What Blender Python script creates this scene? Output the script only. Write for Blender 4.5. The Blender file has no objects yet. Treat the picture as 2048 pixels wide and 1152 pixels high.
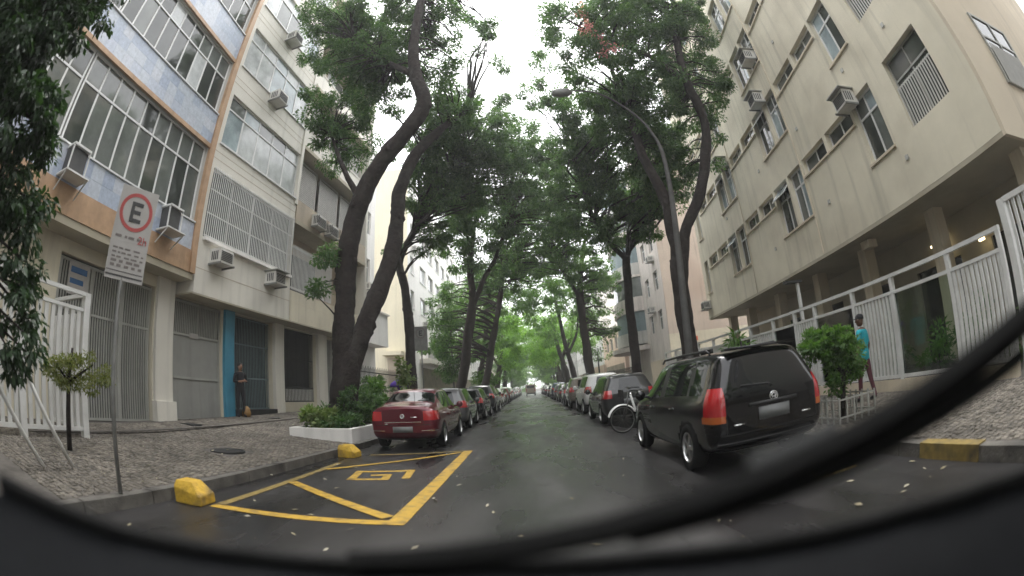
import bpy, bmesh, math, random
import numpy as np
from mathutils import Vector, Matrix, Euler

S = bpy.context.scene
COL = S.collection
R = math.radians

# ---------------------------------------------------------------- camera, sky, sun, exposure
CAM_H = 1.3
cd = bpy.data.cameras.new('dashcam')
cd.type = 'PANO'
cd.panorama_type = 'FISHEYE_EQUISOLID'
cd.sensor_fit = 'HORIZONTAL'
cd.sensor_width = 36.0
cd.fisheye_lens = 910.1 * 36.0 / 2048.0
cd.fisheye_fov = R(200)
cd.clip_start = 0.02
cd.clip_end = 3000
cd.lens = 50
cd.dof.use_dof = True
cd.dof.focus_distance = 13.0
cd.dof.aperture_fstop = 2.1
cam = bpy.data.objects.new('dashcam', cd)
COL.objects.link(cam)
_yaw, _pit, _rol = -0.025866, 0.2232, -0.0718
def _cv(x, y, f):
    c, s = math.cos(_rol), math.sin(_rol); x, y = c*x - s*y, s*x + c*y
    d = (x, f, y)
    c, s = math.cos(_pit), math.sin(_pit); d = (d[0], c*d[1] - s*d[2], s*d[1] + c*d[2])
    c, s = math.cos(_yaw), math.sin(_yaw); return Vector((c*d[0] + s*d[1], -s*d[0] + c*d[1], d[2]))
ax, ay, az = _cv(1, 0, 0), _cv(0, 1, 0), -_cv(0, 0, 1)
cam.matrix_world = Matrix(((ax.x, ay.x, az.x, 0), (ax.y, ay.y, az.y, 0), (ax.z, ay.z, az.z, CAM_H), (0, 0, 0, 1)))
S.camera = cam

SUN_EL, SUN_AZ = 62.0, 8.0          # azimuth measured from +Y (down the street) towards +X
w = bpy.data.worlds.new('World'); S.world = w; w.use_nodes = True
nt = w.node_tree; nt.nodes.clear()
out = nt.nodes.new('ShaderNodeOutputWorld'); bg = nt.nodes.new('ShaderNodeBackground')
sky = nt.nodes.new('ShaderNodeTexSky'); sky.sky_type = 'NISHITA'; sky.sun_disc = False
sky.sun_elevation = R(SUN_EL); sky.sun_rotation = R(SUN_AZ); sky.dust_density = 6.0; sky.air_density = 1.0; sky.ozone_density = 1.0
hs = nt.nodes.new('ShaderNodeHueSaturation'); hs.inputs['Saturation'].default_value = 0.12
mx = nt.nodes.new('ShaderNodeMixRGB'); mx.inputs['Fac'].default_value = 0.72; mx.inputs['Color2'].default_value = (9.0, 9.1, 9.3, 1)
nt.links.new(sky.outputs[0], hs.inputs['Color']); nt.links.new(hs.outputs[0], mx.inputs['Color1'])
nt.links.new(mx.outputs[0], bg.inputs['Color']); bg.inputs['Strength'].default_value = 0.15
nt.links.new(bg.outputs[0], out.inputs['Surface'])
sl = bpy.data.lights.new('sun', 'SUN'); sl.energy = 1.1; sl.angle = R(25); sl.color = (1, 0.97, 0.92)
so = bpy.data.objects.new('sun', sl); COL.objects.link(so)
_d = Vector((math.sin(R(SUN_AZ))*math.cos(R(SUN_EL)), math.cos(R(SUN_AZ))*math.cos(R(SUN_EL)), math.sin(R(SUN_EL))))
so.rotation_euler = _d.to_track_quat('Z', 'Y').to_euler(); so.location = (0, 0, 60)
vs = S.view_settings; vs.view_transform = 'Standard'; vs.look = 'None'; vs.gamma = 1.0; vs.use_curve_mapping = False
vs.exposure = 1.45
S.cycles.max_bounces = 8; S.cycles.diffuse_bounces = 4; S.cycles.glossy_bounces = 3; S.cycles.transmission_bounces = 4; S.cycles.transparent_max_bounces = 8
S.cycles.use_denoising = True
S.cycles.caustics_reflective = False; S.cycles.caustics_refractive = False

# ---------------------------------------------------------------- materials
MATS = {}
def M(name, col, rough=0.6, metal=0.0, var=0.15, scale=2.0, bump=0.0, bscale=40.0, streak=0.0, spec=0.5, coat=0.0, emit=None, island=0.0, dirt=None):
    if name in MATS: return MATS[name]
    m = bpy.data.materials.new(name); m.use_nodes = True; MATS[name] = m
    t = m.node_tree; N = t.nodes; L = t.links; b = N['Principled BSDF']
    b.inputs['Roughness'].default_value = rough; b.inputs['Metallic'].default_value = metal
    b.inputs['Specular IOR Level'].default_value = spec; b.inputs['Coat Weight'].default_value = coat; b.inputs['Coat Roughness'].default_value = 0.05
    g = N.new('ShaderNodeNewGeometry')
    n = N.new('ShaderNodeTexNoise'); n.inputs['Scale'].default_value = scale; n.inputs['Detail'].default_value = 6; n.inputs['Roughness'].default_value = 0.65
    L.new(g.outputs['Position'], n.inputs['Vector'])
    r = N.new('ShaderNodeMapRange'); r.inputs['From Min'].default_value = 0.3; r.inputs['From Max'].default_value = 0.7
    r.inputs['To Min'].default_value = 1 - var; r.inputs['To Max'].default_value = 1 + var
    L.new(n.outputs['Fac'], r.inputs['Value'])
    fac = r.outputs[0]
    if island:
        ir = N.new('ShaderNodeMapRange'); ir.inputs['To Min'].default_value = 1 - island; ir.inputs['To Max'].default_value = 1 + island
        L.new(g.outputs['Random Per Island'], ir.inputs['Value'])
        mu = N.new('ShaderNodeMath'); mu.operation = 'MULTIPLY'; L.new(fac, mu.inputs[0]); L.new(ir.outputs[0], mu.inputs[1]); fac = mu.outputs[0]
    if streak:
        mp = N.new('ShaderNodeMapping'); mp.inputs['Scale'].default_value = (3.2, 3.2, 0.18); L.new(g.outputs['Position'], mp.inputs['Vector'])
        s = N.new('ShaderNodeTexNoise'); s.inputs['Scale'].default_value = 1.0; s.inputs['Detail'].default_value = 5; L.new(mp.outputs[0], s.inputs['Vector'])
        sr = N.new('ShaderNodeMapRange'); sr.inputs['From Min'].default_value = 0.52; sr.inputs['From Max'].default_value = 0.78
        sr.inputs['To Min'].default_value = 1.0; sr.inputs['To Max'].default_value = 1 - streak
        L.new(s.outputs['Fac'], sr.inputs['Value'])
        mu = N.new('ShaderNodeMath'); mu.operation = 'MULTIPLY'; L.new(fac, mu.inputs[0]); L.new(sr.outputs[0], mu.inputs[1]); fac = mu.outputs[0]
    c = N.new('ShaderNodeVectorMath'); c.operation = 'SCALE'; c.inputs[0].default_value = col[:3]; L.new(fac, c.inputs['Scale'])
    colout = c.outputs[0]
    if dirt:
        n2 = N.new('ShaderNodeTexNoise'); n2.inputs['Scale'].default_value = dirt[1]; n2.inputs['Detail'].default_value = 8; L.new(g.outputs['Position'], n2.inputs['Vector'])
        r2 = N.new('ShaderNodeMapRange'); r2.inputs['From Min'].default_value = 0.5; r2.inputs['From Max'].default_value = 0.75; r2.inputs['To Max'].default_value = dirt[2]
        L.new(n2.outputs['Fac'], r2.inputs['Value'])
        mm = N.new('ShaderNodeMixRGB'); mm.inputs['Color2'].default_value = (*dirt[0], 1); L.new(r2.outputs[0], mm.inputs['Fac']); L.new(colout, mm.inputs['Color1']); colout = mm.outputs[0]
    L.new(colout, b.inputs['Base Color'])
    if bump:
        n3 = N.new('ShaderNodeTexNoise'); n3.inputs['Scale'].default_value = bscale; n3.inputs['Detail'].default_value = 4; L.new(g.outputs['Position'], n3.inputs['Vector'])
        bp = N.new('ShaderNodeBump'); bp.inputs['Strength'].default_value = bump; bp.inputs['Distance'].default_value = 0.03
        L.new(n3.outputs['Fac'], bp.inputs['Height']); L.new(bp.outputs[0], b.inputs['Normal'])
    if emit:
        b.inputs['Emission Color'].default_value = (*emit[0], 1); b.inputs['Emission Strength'].default_value = emit[1]
    return m

def leaf_mat(name, c1, c2, trans=0.35, rough=0.45):
    m = bpy.data.materials.new(name); m.use_nodes = True; MATS[name] = m
    t = m.node_tree; N = t.nodes; L = t.links; b = N['Principled BSDF']
    g = N.new('ShaderNodeNewGeometry'); mxn = N.new('ShaderNodeMixRGB'); mxn.inputs['Color1'].default_value = (*c1, 1); mxn.inputs['Color2'].default_value = (*c2, 1)
    L.new(g.outputs['Random Per Island'], mxn.inputs['Fac'])
    L.new(mxn.outputs[0], b.inputs['Base Color']); b.inputs['Roughness'].default_value = rough; b.inputs['Specular IOR Level'].default_value = 0.4
    tr = N.new('ShaderNodeBsdfTranslucent'); sc = N.new('ShaderNodeVectorMath'); sc.operation = 'MULTIPLY'; sc.inputs[1].default_value = (1.5, 1.7, 0.7)
    L.new(mxn.outputs[0], sc.inputs[0]); L.new(sc.outputs[0], tr.inputs['Color'])
    mix = N.new('ShaderNodeMixShader'); mix.inputs[0].default_value = trans
    L.new(b.outputs[0], mix.inputs[1]); L.new(tr.outputs[0], mix.inputs[2]); L.new(mix.outputs[0], N['Material Output'].inputs['Surface'])
    return m

def wet_asphalt():
    m = bpy.data.materials.new('wet_asphalt'); m.use_nodes = True; MATS['wet_asphalt'] = m
    t = m.node_tree; N = t.nodes; L = t.links; b = N['Principled BSDF']
    g = N.new('ShaderNodeNewGeometry')
    mp = N.new('ShaderNodeMapping'); mp.inputs['Scale'].default_value = (1.0, 0.28, 1.0); L.new(g.outputs['Position'], mp.inputs['Vector'])
    n = N.new('ShaderNodeTexNoise'); n.inputs['Scale'].default_value = 0.9; n.inputs['Detail'].default_value = 7; L.new(mp.outputs[0], n.inputs['Vector'])
    f = N.new('ShaderNodeTexNoise'); f.inputs['Scale'].default_value = 140; f.inputs['Detail'].default_value = 3; L.new(g.outputs['Position'], f.inputs['Vector'])
    cr = N.new('ShaderNodeValToRGB'); e = cr.color_ramp.elements
    e[0].position = 0.3; e[0].color = (.011, .0105, .0108, 1); e[1].position = 0.72; e[1].color = (.032, .030, .030, 1)
    L.new(n.outputs['Fac'], cr.inputs[0])
    sp = N.new('ShaderNodeMapRange'); sp.inputs['From Min'].default_value = .3; sp.inputs['From Max'].default_value = .7; sp.inputs['To Min'].default_value = .6; sp.inputs['To Max'].default_value = 1.5
    L.new(f.outputs['Fac'], sp.inputs['Value'])
    v = N.new('ShaderNodeVectorMath'); v.operation = 'SCALE'; L.new(cr.outputs[0], v.inputs[0]); L.new(sp.outputs[0], v.inputs['Scale']); 
    vo = N.new('ShaderNodeTexVoronoi'); vo.feature = 'DISTANCE_TO_EDGE'; vo.inputs['Scale'].default_value = .55
    wn = N.new('ShaderNodeTexNoise'); wn.inputs['Scale'].default_value = 2.2; wn.inputs['Detail'].default_value = 5; L.new(g.outputs['Position'], wn.inputs['Vector'])
    wa = N.new('ShaderNodeVectorMath'); wa.operation = 'MULTIPLY_ADD'; wa.inputs[1].default_value = (.7, .7, 0); L.new(wn.outputs['Color'], wa.inputs[0]); L.new(g.outputs['Position'], wa.inputs[2]); L.new(wa.outputs[0], vo.inputs['Vector'])
    ck = N.new('ShaderNodeMapRange'); ck.inputs['From Min'].default_value = .002; ck.inputs['From Max'].default_value = .014; ck.inputs['To Min'].default_value = .35; L.new(vo.outputs['Distance'], ck.inputs['Value'])
    cm = N.new('ShaderNodeMapRange'); cm.inputs['From Min'].default_value = .5; cm.inputs['From Max'].default_value = .6; L.new(n.outputs['Fac'], cm.inputs['Value'])
    c1 = N.new('ShaderNodeMixRGB'); c1.inputs['Color1'].default_value = (1, 1, 1, 1); L.new(cm.outputs[0], c1.inputs['Fac']); L.new(ck.outputs[0], c1.inputs['Color2'])
    pz = N.new('ShaderNodeTexVoronoi'); pz.distance = 'CHEBYCHEV'; pz.inputs['Scale'].default_value = .22; L.new(mp.outputs[0], pz.inputs['Vector'])
    sp2 = N.new('ShaderNodeSeparateColor'); L.new(pz.outputs['Color'], sp2.inputs[0])
    pm = N.new('ShaderNodeMapRange'); pm.inputs['To Min'].default_value = .72; pm.inputs['To Max'].default_value = 1.25; L.new(sp2.outputs[0], pm.inputs['Value'])
    v2 = N.new('ShaderNodeVectorMath'); v2.operation = 'MULTIPLY'; L.new(v.outputs[0], v2.inputs[0]); L.new(c1.outputs[0], v2.inputs[1])
    v3 = N.new('ShaderNodeVectorMath'); v3.operation = 'SCALE'; L.new(v2.outputs[0], v3.inputs[0]); L.new(pm.outputs[0], v3.inputs['Scale']); L.new(v3.outputs[0], b.inputs['Base Color'])
    rr = N.new('ShaderNodeMapRange'); rr.inputs['From Min'].default_value = .35; rr.inputs['From Max'].default_value = .65; rr.inputs['To Min'].default_value = .16; rr.inputs['To Max'].default_value = .52
    L.new(n.outputs['Fac'], rr.inputs['Value']); L.new(rr.outputs[0], b.inputs['Roughness'])
    bp = N.new('ShaderNodeBump'); bp.inputs['Strength'].default_value = .35; bp.inputs['Distance'].default_value = .006; L.new(f.outputs['Fac'], bp.inputs['Height']); L.new(bp.outputs[0], b.inputs['Normal'])
    return m

def glass_mat(name, col, rough=0.06, spec=0.8, var=.3, scale=1.2):
    return M(name, col, rough=rough, var=var, scale=scale, spec=spec)

wet_asphalt()
M('stone_white', (.16, .142, .118), .6, var=.3, scale=1.3, island=.38, spec=.4, dirt=((.075, .066, .055), .55, .8))
M('mortar', (.10, .09, .08), .8, var=.3, scale=8, bump=.3)
M('earth', (.05, .04, .03), .9, var=.4, scale=8, bump=.5)
M('kerb', (.12, .112, .10), .5, var=.35, scale=5, bump=.35, dirt=((.03, .028, .026), 2.2, .9))
M('yellow_paint', (.44, .27, .03), .55, var=.25, scale=14, dirt=((.05, .042, .036), 7, .95))
M('yellow_block', (.50, .31, .03), .7, var=.3, scale=9, bump=.5, bscale=25, dirt=((.06, .05, .04), 3.2, 1.0))
M('yellow_worn', (.23, .165, .05), .55, var=.3, scale=10, dirt=((.05, .045, .04), 4, 1.0))
M('cream', (.65, .60, .475), .8, var=.07, scale=.8, bump=.12, bscale=60, streak=.30, dirt=((.36, .31, .23), .5, .5))
M('cream_light', (.70, .67, .60), .75, var=.05, scale=.9, bump=.1, bscale=50, streak=.2)
M('cream_side', (.60, .52, .40), .8, var=.07, scale=.5, bump=.12, streak=.3)
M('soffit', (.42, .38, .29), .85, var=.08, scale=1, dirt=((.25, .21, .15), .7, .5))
M('orange_trim', (.42, .27, .16), .6, var=.18, scale=3, streak=.3)
M('pink_stucco', (.55, .46, .39), .85, var=.12, scale=.7, bump=.15, streak=.4, dirt=((.36, .25, .20), .35, .6))
M('pink_light', (.62, .56, .51), .85, var=.08, scale=.7, bump=.1, streak=.35)
M('yellow_stucco', (.76, .70, .54), .85, var=.05, scale=.6, streak=.15)
M('white_wall', (.76, .74, .71), .75, var=.05, scale=.7, streak=.18)
M('beige_dark', (.46, .39, .30), .8, var=.08, scale=1, streak=.3)
M('peach_wall', (.72, .55, .44), .85, var=.06, scale=.7, streak=.2)
M('grey_wall', (.44, .43, .40), .8, var=.08, scale=.8, streak=.3)
for i, c in enumerate([(.40, .45, .54), (.45, .49, .57), (.50, .53, .59), (.37, .42, .52), (.48, .52, .58)]):
    M('tile%d' % i, c, .25, var=.16, scale=9, spec=.5)
M('white_metal', (.66, .66, .64), .4, var=.08, scale=3, dirt=((.38, .36, .32), 2, .4))
M('white_frame', (.68, .68, .67), .45, var=.06, scale=3)
M('grey_metal', (.34, .34, .31), .5, var=.1, scale=2, streak=.25)
M('grey_panel', (.30, .30, .28), .5, var=.08, scale=2, streak=.25)
M('dark_metal', (.035, .035, .035), .5, var=.2, scale=5)
M('iron', (.02, .02, .02), .55, var=.3, scale=9)
M('teal_bars', (.14, .19, .20), .5, var=.12, scale=4)
M('blue_paint', (.06, .26, .38), .5, var=.1, scale=2, streak=.25)
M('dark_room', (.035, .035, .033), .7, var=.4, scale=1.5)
M('interior', (.20, .17, .12), .8, var=.3, scale=1.2)
glass_mat('glass_dark', (.045, .05, .045))
glass_mat('glass_mid', (.13, .14, .13))
glass_mat('glass_curtain', (.50, .52, .52), rough=.12, spec=.6, var=.25, scale=2.5)
glass_mat('glass_blue', (.30, .36, .38), rough=.1, spec=.7, var=.35, scale=1.6)
M('louver', (.52, .51, .48), .55, var=.1, scale=4)
M('ac_white', (.60, .59, .55), .5, var=.12, scale=6, dirt=((.30, .27, .22), 3, .5))
M('ac_dark', (.06, .06, .06), .6, var=.2, scale=5)
M('bark', (.024, .0175, .015), .9, var=.5, scale=7, bump=1.6, bscale=11, streak=.5, dirt=((.065, .06, .05), 2.6, .5))
M('bark_far', (.034, .026, .021), .9, var=.35, scale=4, bump=.6, bscale=12)
leaf_mat('leaf_dark', (.036, .090, .036), (.115, .185, .080), .45)
leaf_mat('leaf_shaded', (.016, .036, .015), (.035, .070, .028), .3)  # darkness at the edge of the view is put into this leaf colour
leaf_mat('leaf_mid', (.055, .125, .032), (.130, .225, .070), .45)
leaf_mat('leaf_bright', (.10, .21, .036), (.22, .36, .085), .5)
leaf_mat('leaf_var', (.26, .30, .14), (.12, .20, .06), .3)
leaf_mat('leaf_pink', (.50, .13, .20), (.68, .34, .40), .4)
leaf_mat('leaf_olive', (.10, .13, .035), (.20, .20, .07), .4)
leaf_mat('leaf_litter', (.20, .17, .10), (.42, .38, .30), .1)
M('rubber', (.010, .010, .010), .85, var=.2, scale=20, spec=.15)
M('alloy', (.55, .55, .55), .3, metal=.9, var=.1, scale=10)
M('chrome', (.75, .75, .75), .15, metal=1, var=.03)
M('black_plastic', (.018, .018, .018), .5, var=.2, scale=9)
M('seam', (.006, .006, .006), .8, var=.1)
M('plate', (.17, .175, .175), .5, var=.08, scale=14)
M('car_glass', (.006, .008, .008), .03, var=.2, scale=4, spec=.5)
M('red_lens', (.42, .012, .015), .12, var=.1, scale=20, coat=1)
M('amber_lens', (.45, .10, .015), .15, var=.1, scale=20, coat=1)
M('white_lens', (.6, .6, .58), .12, var=.1, scale=20, coat=1)
def paint(n, c, metal=.25):
    return M('paint_' + n, c, .32, metal=metal, var=.05, scale=3, coat=1.0, spec=.05)
for n, c in dict(red=(.105, .008, .018), black=(.004, .004, .005), graphite=(.035, .036, .036), grey=(.11, .11, .11), silver=(.34, .34, .34), white=(.72, .72, .70), darkred=(.13, .015, .015), brown=(.07, .05, .04), beige=(.38, .30, .24), blue=(.02, .035, .07), bronze=(.16, .14, .11)).items():
    paint(n, c, 0.0 if n in ('white', 'beige') else .3)
M('skin_tone', (.30, .16, .10), .5, var=.08, scale=20)
M('skin_dark', (.12, .065, .04), .5, var=.08, scale=20)
M('cloth_black', (.014, .014, .017), .9, var=.3, scale=14)
M('cloth_teal', (.02, .36, .44), .8, var=.2, scale=14)
M('cloth_maroon', (.09, .025, .035), .85, var=.2, scale=14)
M('cloth_navy', (.015, .022, .06), .85, var=.3, scale=10)
M('hair', (.012, .010, .009), .7, var=.3, scale=40)
M('sign_white', (.40, .38, .36), .45, var=.08, scale=5, dirt=((.36, .33, .30), 4, .4))
M('sign_red', (.40, .05, .045), .45, var=.1, scale=7)
M('sign_black', (.03, .03, .03), .5, var=.1)
M('sign_grey', (.16, .14, .13), .6, var=.2, scale=30)
M('sign_orange', (.60, .10, .03), .5, var=.1)
M('sign_blue', (.05, .13, .28), .5, var=.1)
M('steel_grey', (.20, .20, .19), .5, var=.2, scale=6, metal=.3)
M('concrete_pole', (.085, .082, .078), .75, var=.25, scale=4, bump=.2)
M('dash_plastic', (.006, .0065, .0075), .85, var=.15, scale=30, spec=.1)
M('ochre', (.22, .12, .035), .7, var=.2, scale=12)
M('lamp_glow', (.8, .75, .6), .4, emit=((1.0, .80, .45), 3.0))
M('purple_cloth', (.12, .05, .42), .6, var=.2, scale=9)
M('water', (.02, .02, .02), .05)

# ---------------------------------------------------------------- mesh helpers
class MB:
    def __init__(s): s.v = []; s.f = []; s.mi = []; s.m = 0
    def add(s, vs, fs):
        o = len(s.v); s.v += [tuple(p) for p in vs]
        for f in fs: s.f.append(tuple(i + o for i in f)); s.mi.append(s.m)
        return s
    def box(s, x0, x1, y0, y1, z0, z1):
        if x0 > x1: x0, x1 = x1, x0
        if y0 > y1: y0, y1 = y1, y0
        if z0 > z1: z0, z1 = z1, z0
        return s.add([(x0, y0, z0), (x1, y0, z0), (x1, y1, z0), (x0, y1, z0), (x0, y0, z1), (x1, y0, z1), (x1, y1, z1), (x0, y1, z1)],
              [(0, 3, 2, 1), (4, 5, 6, 7), (0, 1, 5, 4), (1, 2, 6, 5), (2, 3, 7, 6), (3, 0, 4, 7)])
    def bar(s, p, q, w, h=None, up=(0, 0, 1)):
        p, q = Vector(p), Vector(q); h = h or w; d = (q - p).normalized(); u = Vector(up)
        if abs(d.dot(u)) > .95: u = Vector((1, 0, 0))
        a = d.cross(u).normalized() * w/2; b = a.cross(d).normalized() * h/2
        vs = [p-a-b, p+a-b, p+a+b, p-a+b, q-a-b, q+a-b, q+a+b, q-a+b]
        return s.add(vs, [(0, 1, 2, 3), (7, 6, 5, 4), (0, 4, 5, 1), (1, 5, 6, 2), (2, 6, 7, 3), (3, 7, 4, 0)])
    def tube(s, pts, rad, n=8, cap=True, wob=0, rng=None):
        pts = [Vector(p) for p in pts]
        if not hasattr(rad, '__len__'): rad = [rad]*len(pts)
        vs = []; fs = []; prev = None
        for i, p in enumerate(pts):
            d = (pts[min(i+1, len(pts)-1)] - pts[max(i-1, 0)])
            d = d.normalized() if d.length > 1e-9 else Vector((0, 0, 1))
            if prev is None:
                u = Vector((1, 0, 0)) if abs(d.x) < .8 else Vector((0, 1, 0))
            else: u = prev
            a = (u - d*u.dot(d)).normalized(); b = d.cross(a); prev = a
            for k in range(n):
                t = 2*math.pi*k/n; r = rad[i]*(1 + (rng.uniform(-wob, wob) if wob else 0))
                vs.append(p + a*math.cos(t)*r + b*math.sin(t)*r)
        for i in range(len(pts)-1):
            for k in range(n):
                k2 = (k+1) % n; fs.append((i*n+k, i*n+k2, (i+1)*n+k2, (i+1)*n+k))
        if cap: fs.append(tuple(range(n-1, -1, -1))); fs.append(tuple((len(pts)-1)*n+k for k in range(n)))
        return s.add(vs, fs)
    def lathe(s, prof, n=20, ax='z', c=(0, 0, 0)):
        vs = []; fs = []
        for r, h in prof:
            for k in range(n):
                t = 2*math.pi*k/n; a, b = r*math.cos(t), r*math.sin(t)
                vs.append({'z': (c[0]+a, c[1]+b, c[2]+h), 'x': (c[0]+h, c[1]+a, c[2]+b), 'y': (c[0]+a, c[1]+h, c[2]+b)}[ax])
        for i in range(len(prof)-1):
            for k in range(n):
                k2 = (k+1) % n; fs.append((i*n+k, i*n+k2, (i+1)*n+k2, (i+1)*n+k))
        return s.add(vs, fs)
    def prism(s, poly, z0, z1):      # poly in xy
        n = len(poly); vs = [(x, y, z0) for x, y in poly] + [(x, y, z1) for x, y in poly]
        fs = [tuple(range(n-1, -1, -1)), tuple(range(n, 2*n))] + [(k, (k+1) % n, n+(k+1) % n, n+k) for k in range(n)]
        return s.add(vs, fs)
    def ribbon(s, pts, wd, z):       # flat painted line through 2D points
        for (a, b) in zip(pts[:-1], pts[1:]):
            a, b = Vector((*a, 0)), Vector((*b, 0)); d = (b-a).normalized(); n = Vector((-d.y, d.x, 0))*wd/2
            s.add([(*(a-n).xy, z), (*(b-n).xy, z), (*(b+n).xy, z), (*(a+n).xy, z)], [(0, 1, 2, 3)])
        return s
    def mesh(s, name, mats, smooth=False):
        me = bpy.data.meshes.new(name); me.from_pydata(s.v, [], s.f)
        if not isinstance(mats, (list, tuple)): mats = [mats]
        for m in mats: me.materials.append(MATS[m] if isinstance(m, str) else m)
        if len(mats) > 1: me.polygons.foreach_set('material_index', s.mi)
        if smooth: me.polygons.foreach_set('use_smooth', [True]*len(me.polygons))
        me.update(); return me

def link(name, me, parent=None, loc=(0, 0, 0), rot=None, scl=None):
    o = bpy.data.objects.new(name, me); COL.objects.link(o)
    if parent: o.parent = parent
    o.location = loc
    if rot: o.rotation_euler = rot
    if scl: o.scale = scl
    return o
def part(name, mb, mat, parent=None, smooth=False, loc=(0, 0, 0), rot=None):
    return link(name, mb.mesh(name, mat, smooth) if isinstance(mb, MB) else mb, parent, loc, rot)
def tag(o, label, cat, group=None):
    o['label'] = label; o['category'] = cat
    if group: o['group'] = group
    return o
def thing(name, label, cat, loc=(0, 0, 0), rz=0, group=None):
    o = bpy.data.objects.new(name, None); COL.objects.link(o); o.location = loc; o.rotation_euler = (0, 0, rz); o.empty_display_size = .2
    return tag(o, label, cat, group)
def struct(name, mb, mat, smooth=False):
    o = part(name, mb, mat, None, smooth); o['kind'] = 'structure'; return o
def copy_tree(o, parent=None):
    c = o.copy(); COL.objects.link(c); c.parent = parent
    for ch in list(o.children): copy_tree(ch, c)
    return c
_UB = {}
def ubox(mat):                       # shared unit box per material
    if mat not in _UB: _UB[mat] = MB().box(-.5, .5, -.5, .5, -.5, .5).mesh('unit_' + mat, mat)
    return _UB[mat]
def bx(name, mat, parent, x0, x1, y0, y1, z0, z1):
    return link(name, ubox(mat), parent, ((x0+x1)/2, (y0+y1)/2, (z0+z1)/2), None, (max(abs(x1-x0), 1e-4), max(abs(y1-y0), 1e-4), max(abs(z1-z0), 1e-4)))
ORD = ['first', 'second', 'third', 'fourth', 'fifth', 'sixth', 'seventh', 'eighth', 'ninth', 'tenth', 'eleventh', 'twelfth', 'thirteenth', 'fourteenth', 'fifteenth', 'sixteenth', 'seventeenth', 'eighteenth', 'nineteenth', 'twentieth']
# ---------------------------------------------------------------- ground, road, pavements
KL, KR = -4.15, 3.78                 # kerb lines
def wall_z(y): return .42 + .03*max(0, min(y-7, 14))
def lz(x, y):                        # height of the planter-side pavement
    t = max(0, min(1, (KL - x)/5.0)); return .15 + (wall_z(y) - .15)*t
def rz_(x): return .15 + .02*max(0, min(3.2, x-KR))
g = MB(); g.add([(-900, -300, -.06), (900, -300, -.06), (900, 1500, -.06), (-900, 1500, -.06)], [(0, 1, 2, 3)]); struct('ground', g, 'earth')
rd = MB()
xs = [KL+.0, -2, 0, 2, KR]; ys = [-14] + list(range(-10, 171, 4))
for y in ys:
    for x in xs: rd.v.append((x, y, 0.0))
for j in range(len(ys)-1):
    for i in range(len(xs)-1):
        a = j*len(xs)+i; rd.f.append((a, a+1, a+len(xs)+1, a+len(xs))); rd.mi.append(0)
struct('road', rd, 'wet_asphalt')
# planter-side pavement bed
pv = MB(); xs = [KL-.14, -5, -6, -7, -8, -9, -10, -11]; ys = [-12, -6, 0, 3, 5, 7, 9, 11, 13, 15, 17, 19, 21, 25, 30, 60, 100, 168]
for y in ys:
    for x in xs: pv.v.append((x, y, lz(x, y) - .012))
for j in range(len(ys)-1):
    for i in range(len(xs)-1):
        a = j*len(xs)+i; pv.f.append((a, a+len(xs), a+len(xs)+1, a+1)); pv.mi.append(0)
pavL = struct('pavement', pv, 'mortar')
# small rough paving stones laid over the bed, as far as they can be told apart
rng = np.random.default_rng(4)
def stones(x0, x1, y0, y1, st, zf, seed, holes=()):
    r = np.random.default_rng(seed); m = MB(); ny = int((y1-y0)/st)
    nx = int((x1-x0)/st)
    for j in range(ny):
        for i in range(nx):
            cx = x0 + (i+.5+(.5 if j % 2 else 0))*st + r.uniform(-.15, .15)*st; cy = y0+(j+.5)*st + r.uniform(-.15, .15)*st
            if cx > x1-.03 or any(hx-hr < cx < hx+hr and hy-hr < cy < hy+hr for hx, hy, hr in holes): continue
            if r.random() < .02: continue
            hw = st*r.uniform(.36, .47); hh = st*r.uniform(.36, .47); a = r.uniform(-.35, .35); c, s = math.cos(a), math.sin(a)
            z = zf(cx, cy) + r.uniform(-.004, .006); o = len(m.v)
            for (px, py, pz) in ((-1, -1, -.012), (1, -1, -.012), (1, 1, -.012), (-1, 1, -.012), (-.8, -.8, 0), (.8, -.8, 0), (.8, .8, 0), (-.8, .8, 0)):
                qx, qy = px*hw*r.uniform(.85, 1.1), py*hh*r.uniform(.85, 1.1)
                m.v.append((cx+c*qx-s*qy, cy+s*qx+c*qy, z + pz + (r.uniform(-.003, .003) if pz == 0 else 0)))
            m.f += [(o+4, o+5, o+6, o+7), (o, o+1, o+5, o+4), (o+1, o+2, o+6, o+5), (o+2, o+3, o+7, o+6), (o+3, o, o+4, o+7)]; m.mi += [0]*5
    return m
st = part('paving_stones', stones(-9.5, KL-.16, 2.2, 15.5, .085, lz, 5, ((-5.6, 6.9, .42), (-8.7, 9.1, .3))), 'stone_white', pavL); st['kind'] = 'stuff'
# dark dividing strips in the pavement
for (a, b) in (((-8.0, 3.5), (-8.0, 15.0)), ((-9.6, 10.05), (-8.05, 10.05))):
    m = MB(); m.bar((a[0], a[1], lz(*a)), (b[0], b[1], lz(*b)), .13, .03); part('dividing_strip', m, 'mortar', pavL)
for (cx, cy, r_) in ((-5.6, 6.9, .36), (-8.55, 13.2, .30)):
    m = MB(); z = lz(cx, cy); m.lathe([(0, z+.004), (r_*.82, z+.004), (r_*.84, z-.004), (r_*.88, z-.004), (r_*.9, z+.008), (r_, z+.008), (r_, z-.05)], 28, 'z', (cx, cy, 0))
    tag(part('manhole_cover', m, 'iron'), 'round black iron manhole cover set in the stone pavement ' + ('facing the slatted garage gate' if cy < 8 else 'before the dark barred entrance'), 'manhole cover')
m = MB().box(-9.0, -8.4, 8.95, 9.3, lz(-8.7, 9.1)-.05, lz(-8.7, 9.1)+.008)
for k in range(6): m.box(-8.95+k*.1, -8.9+k*.1, 8.98, 9.27, lz(-8.7, 9.1), lz(-8.7, 9.1)+.016)
tag(part('drain_grate', m, 'iron'), 'rectangular dark drain grate in the pavement below the slatted gate pillar', 'drain grate')
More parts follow.
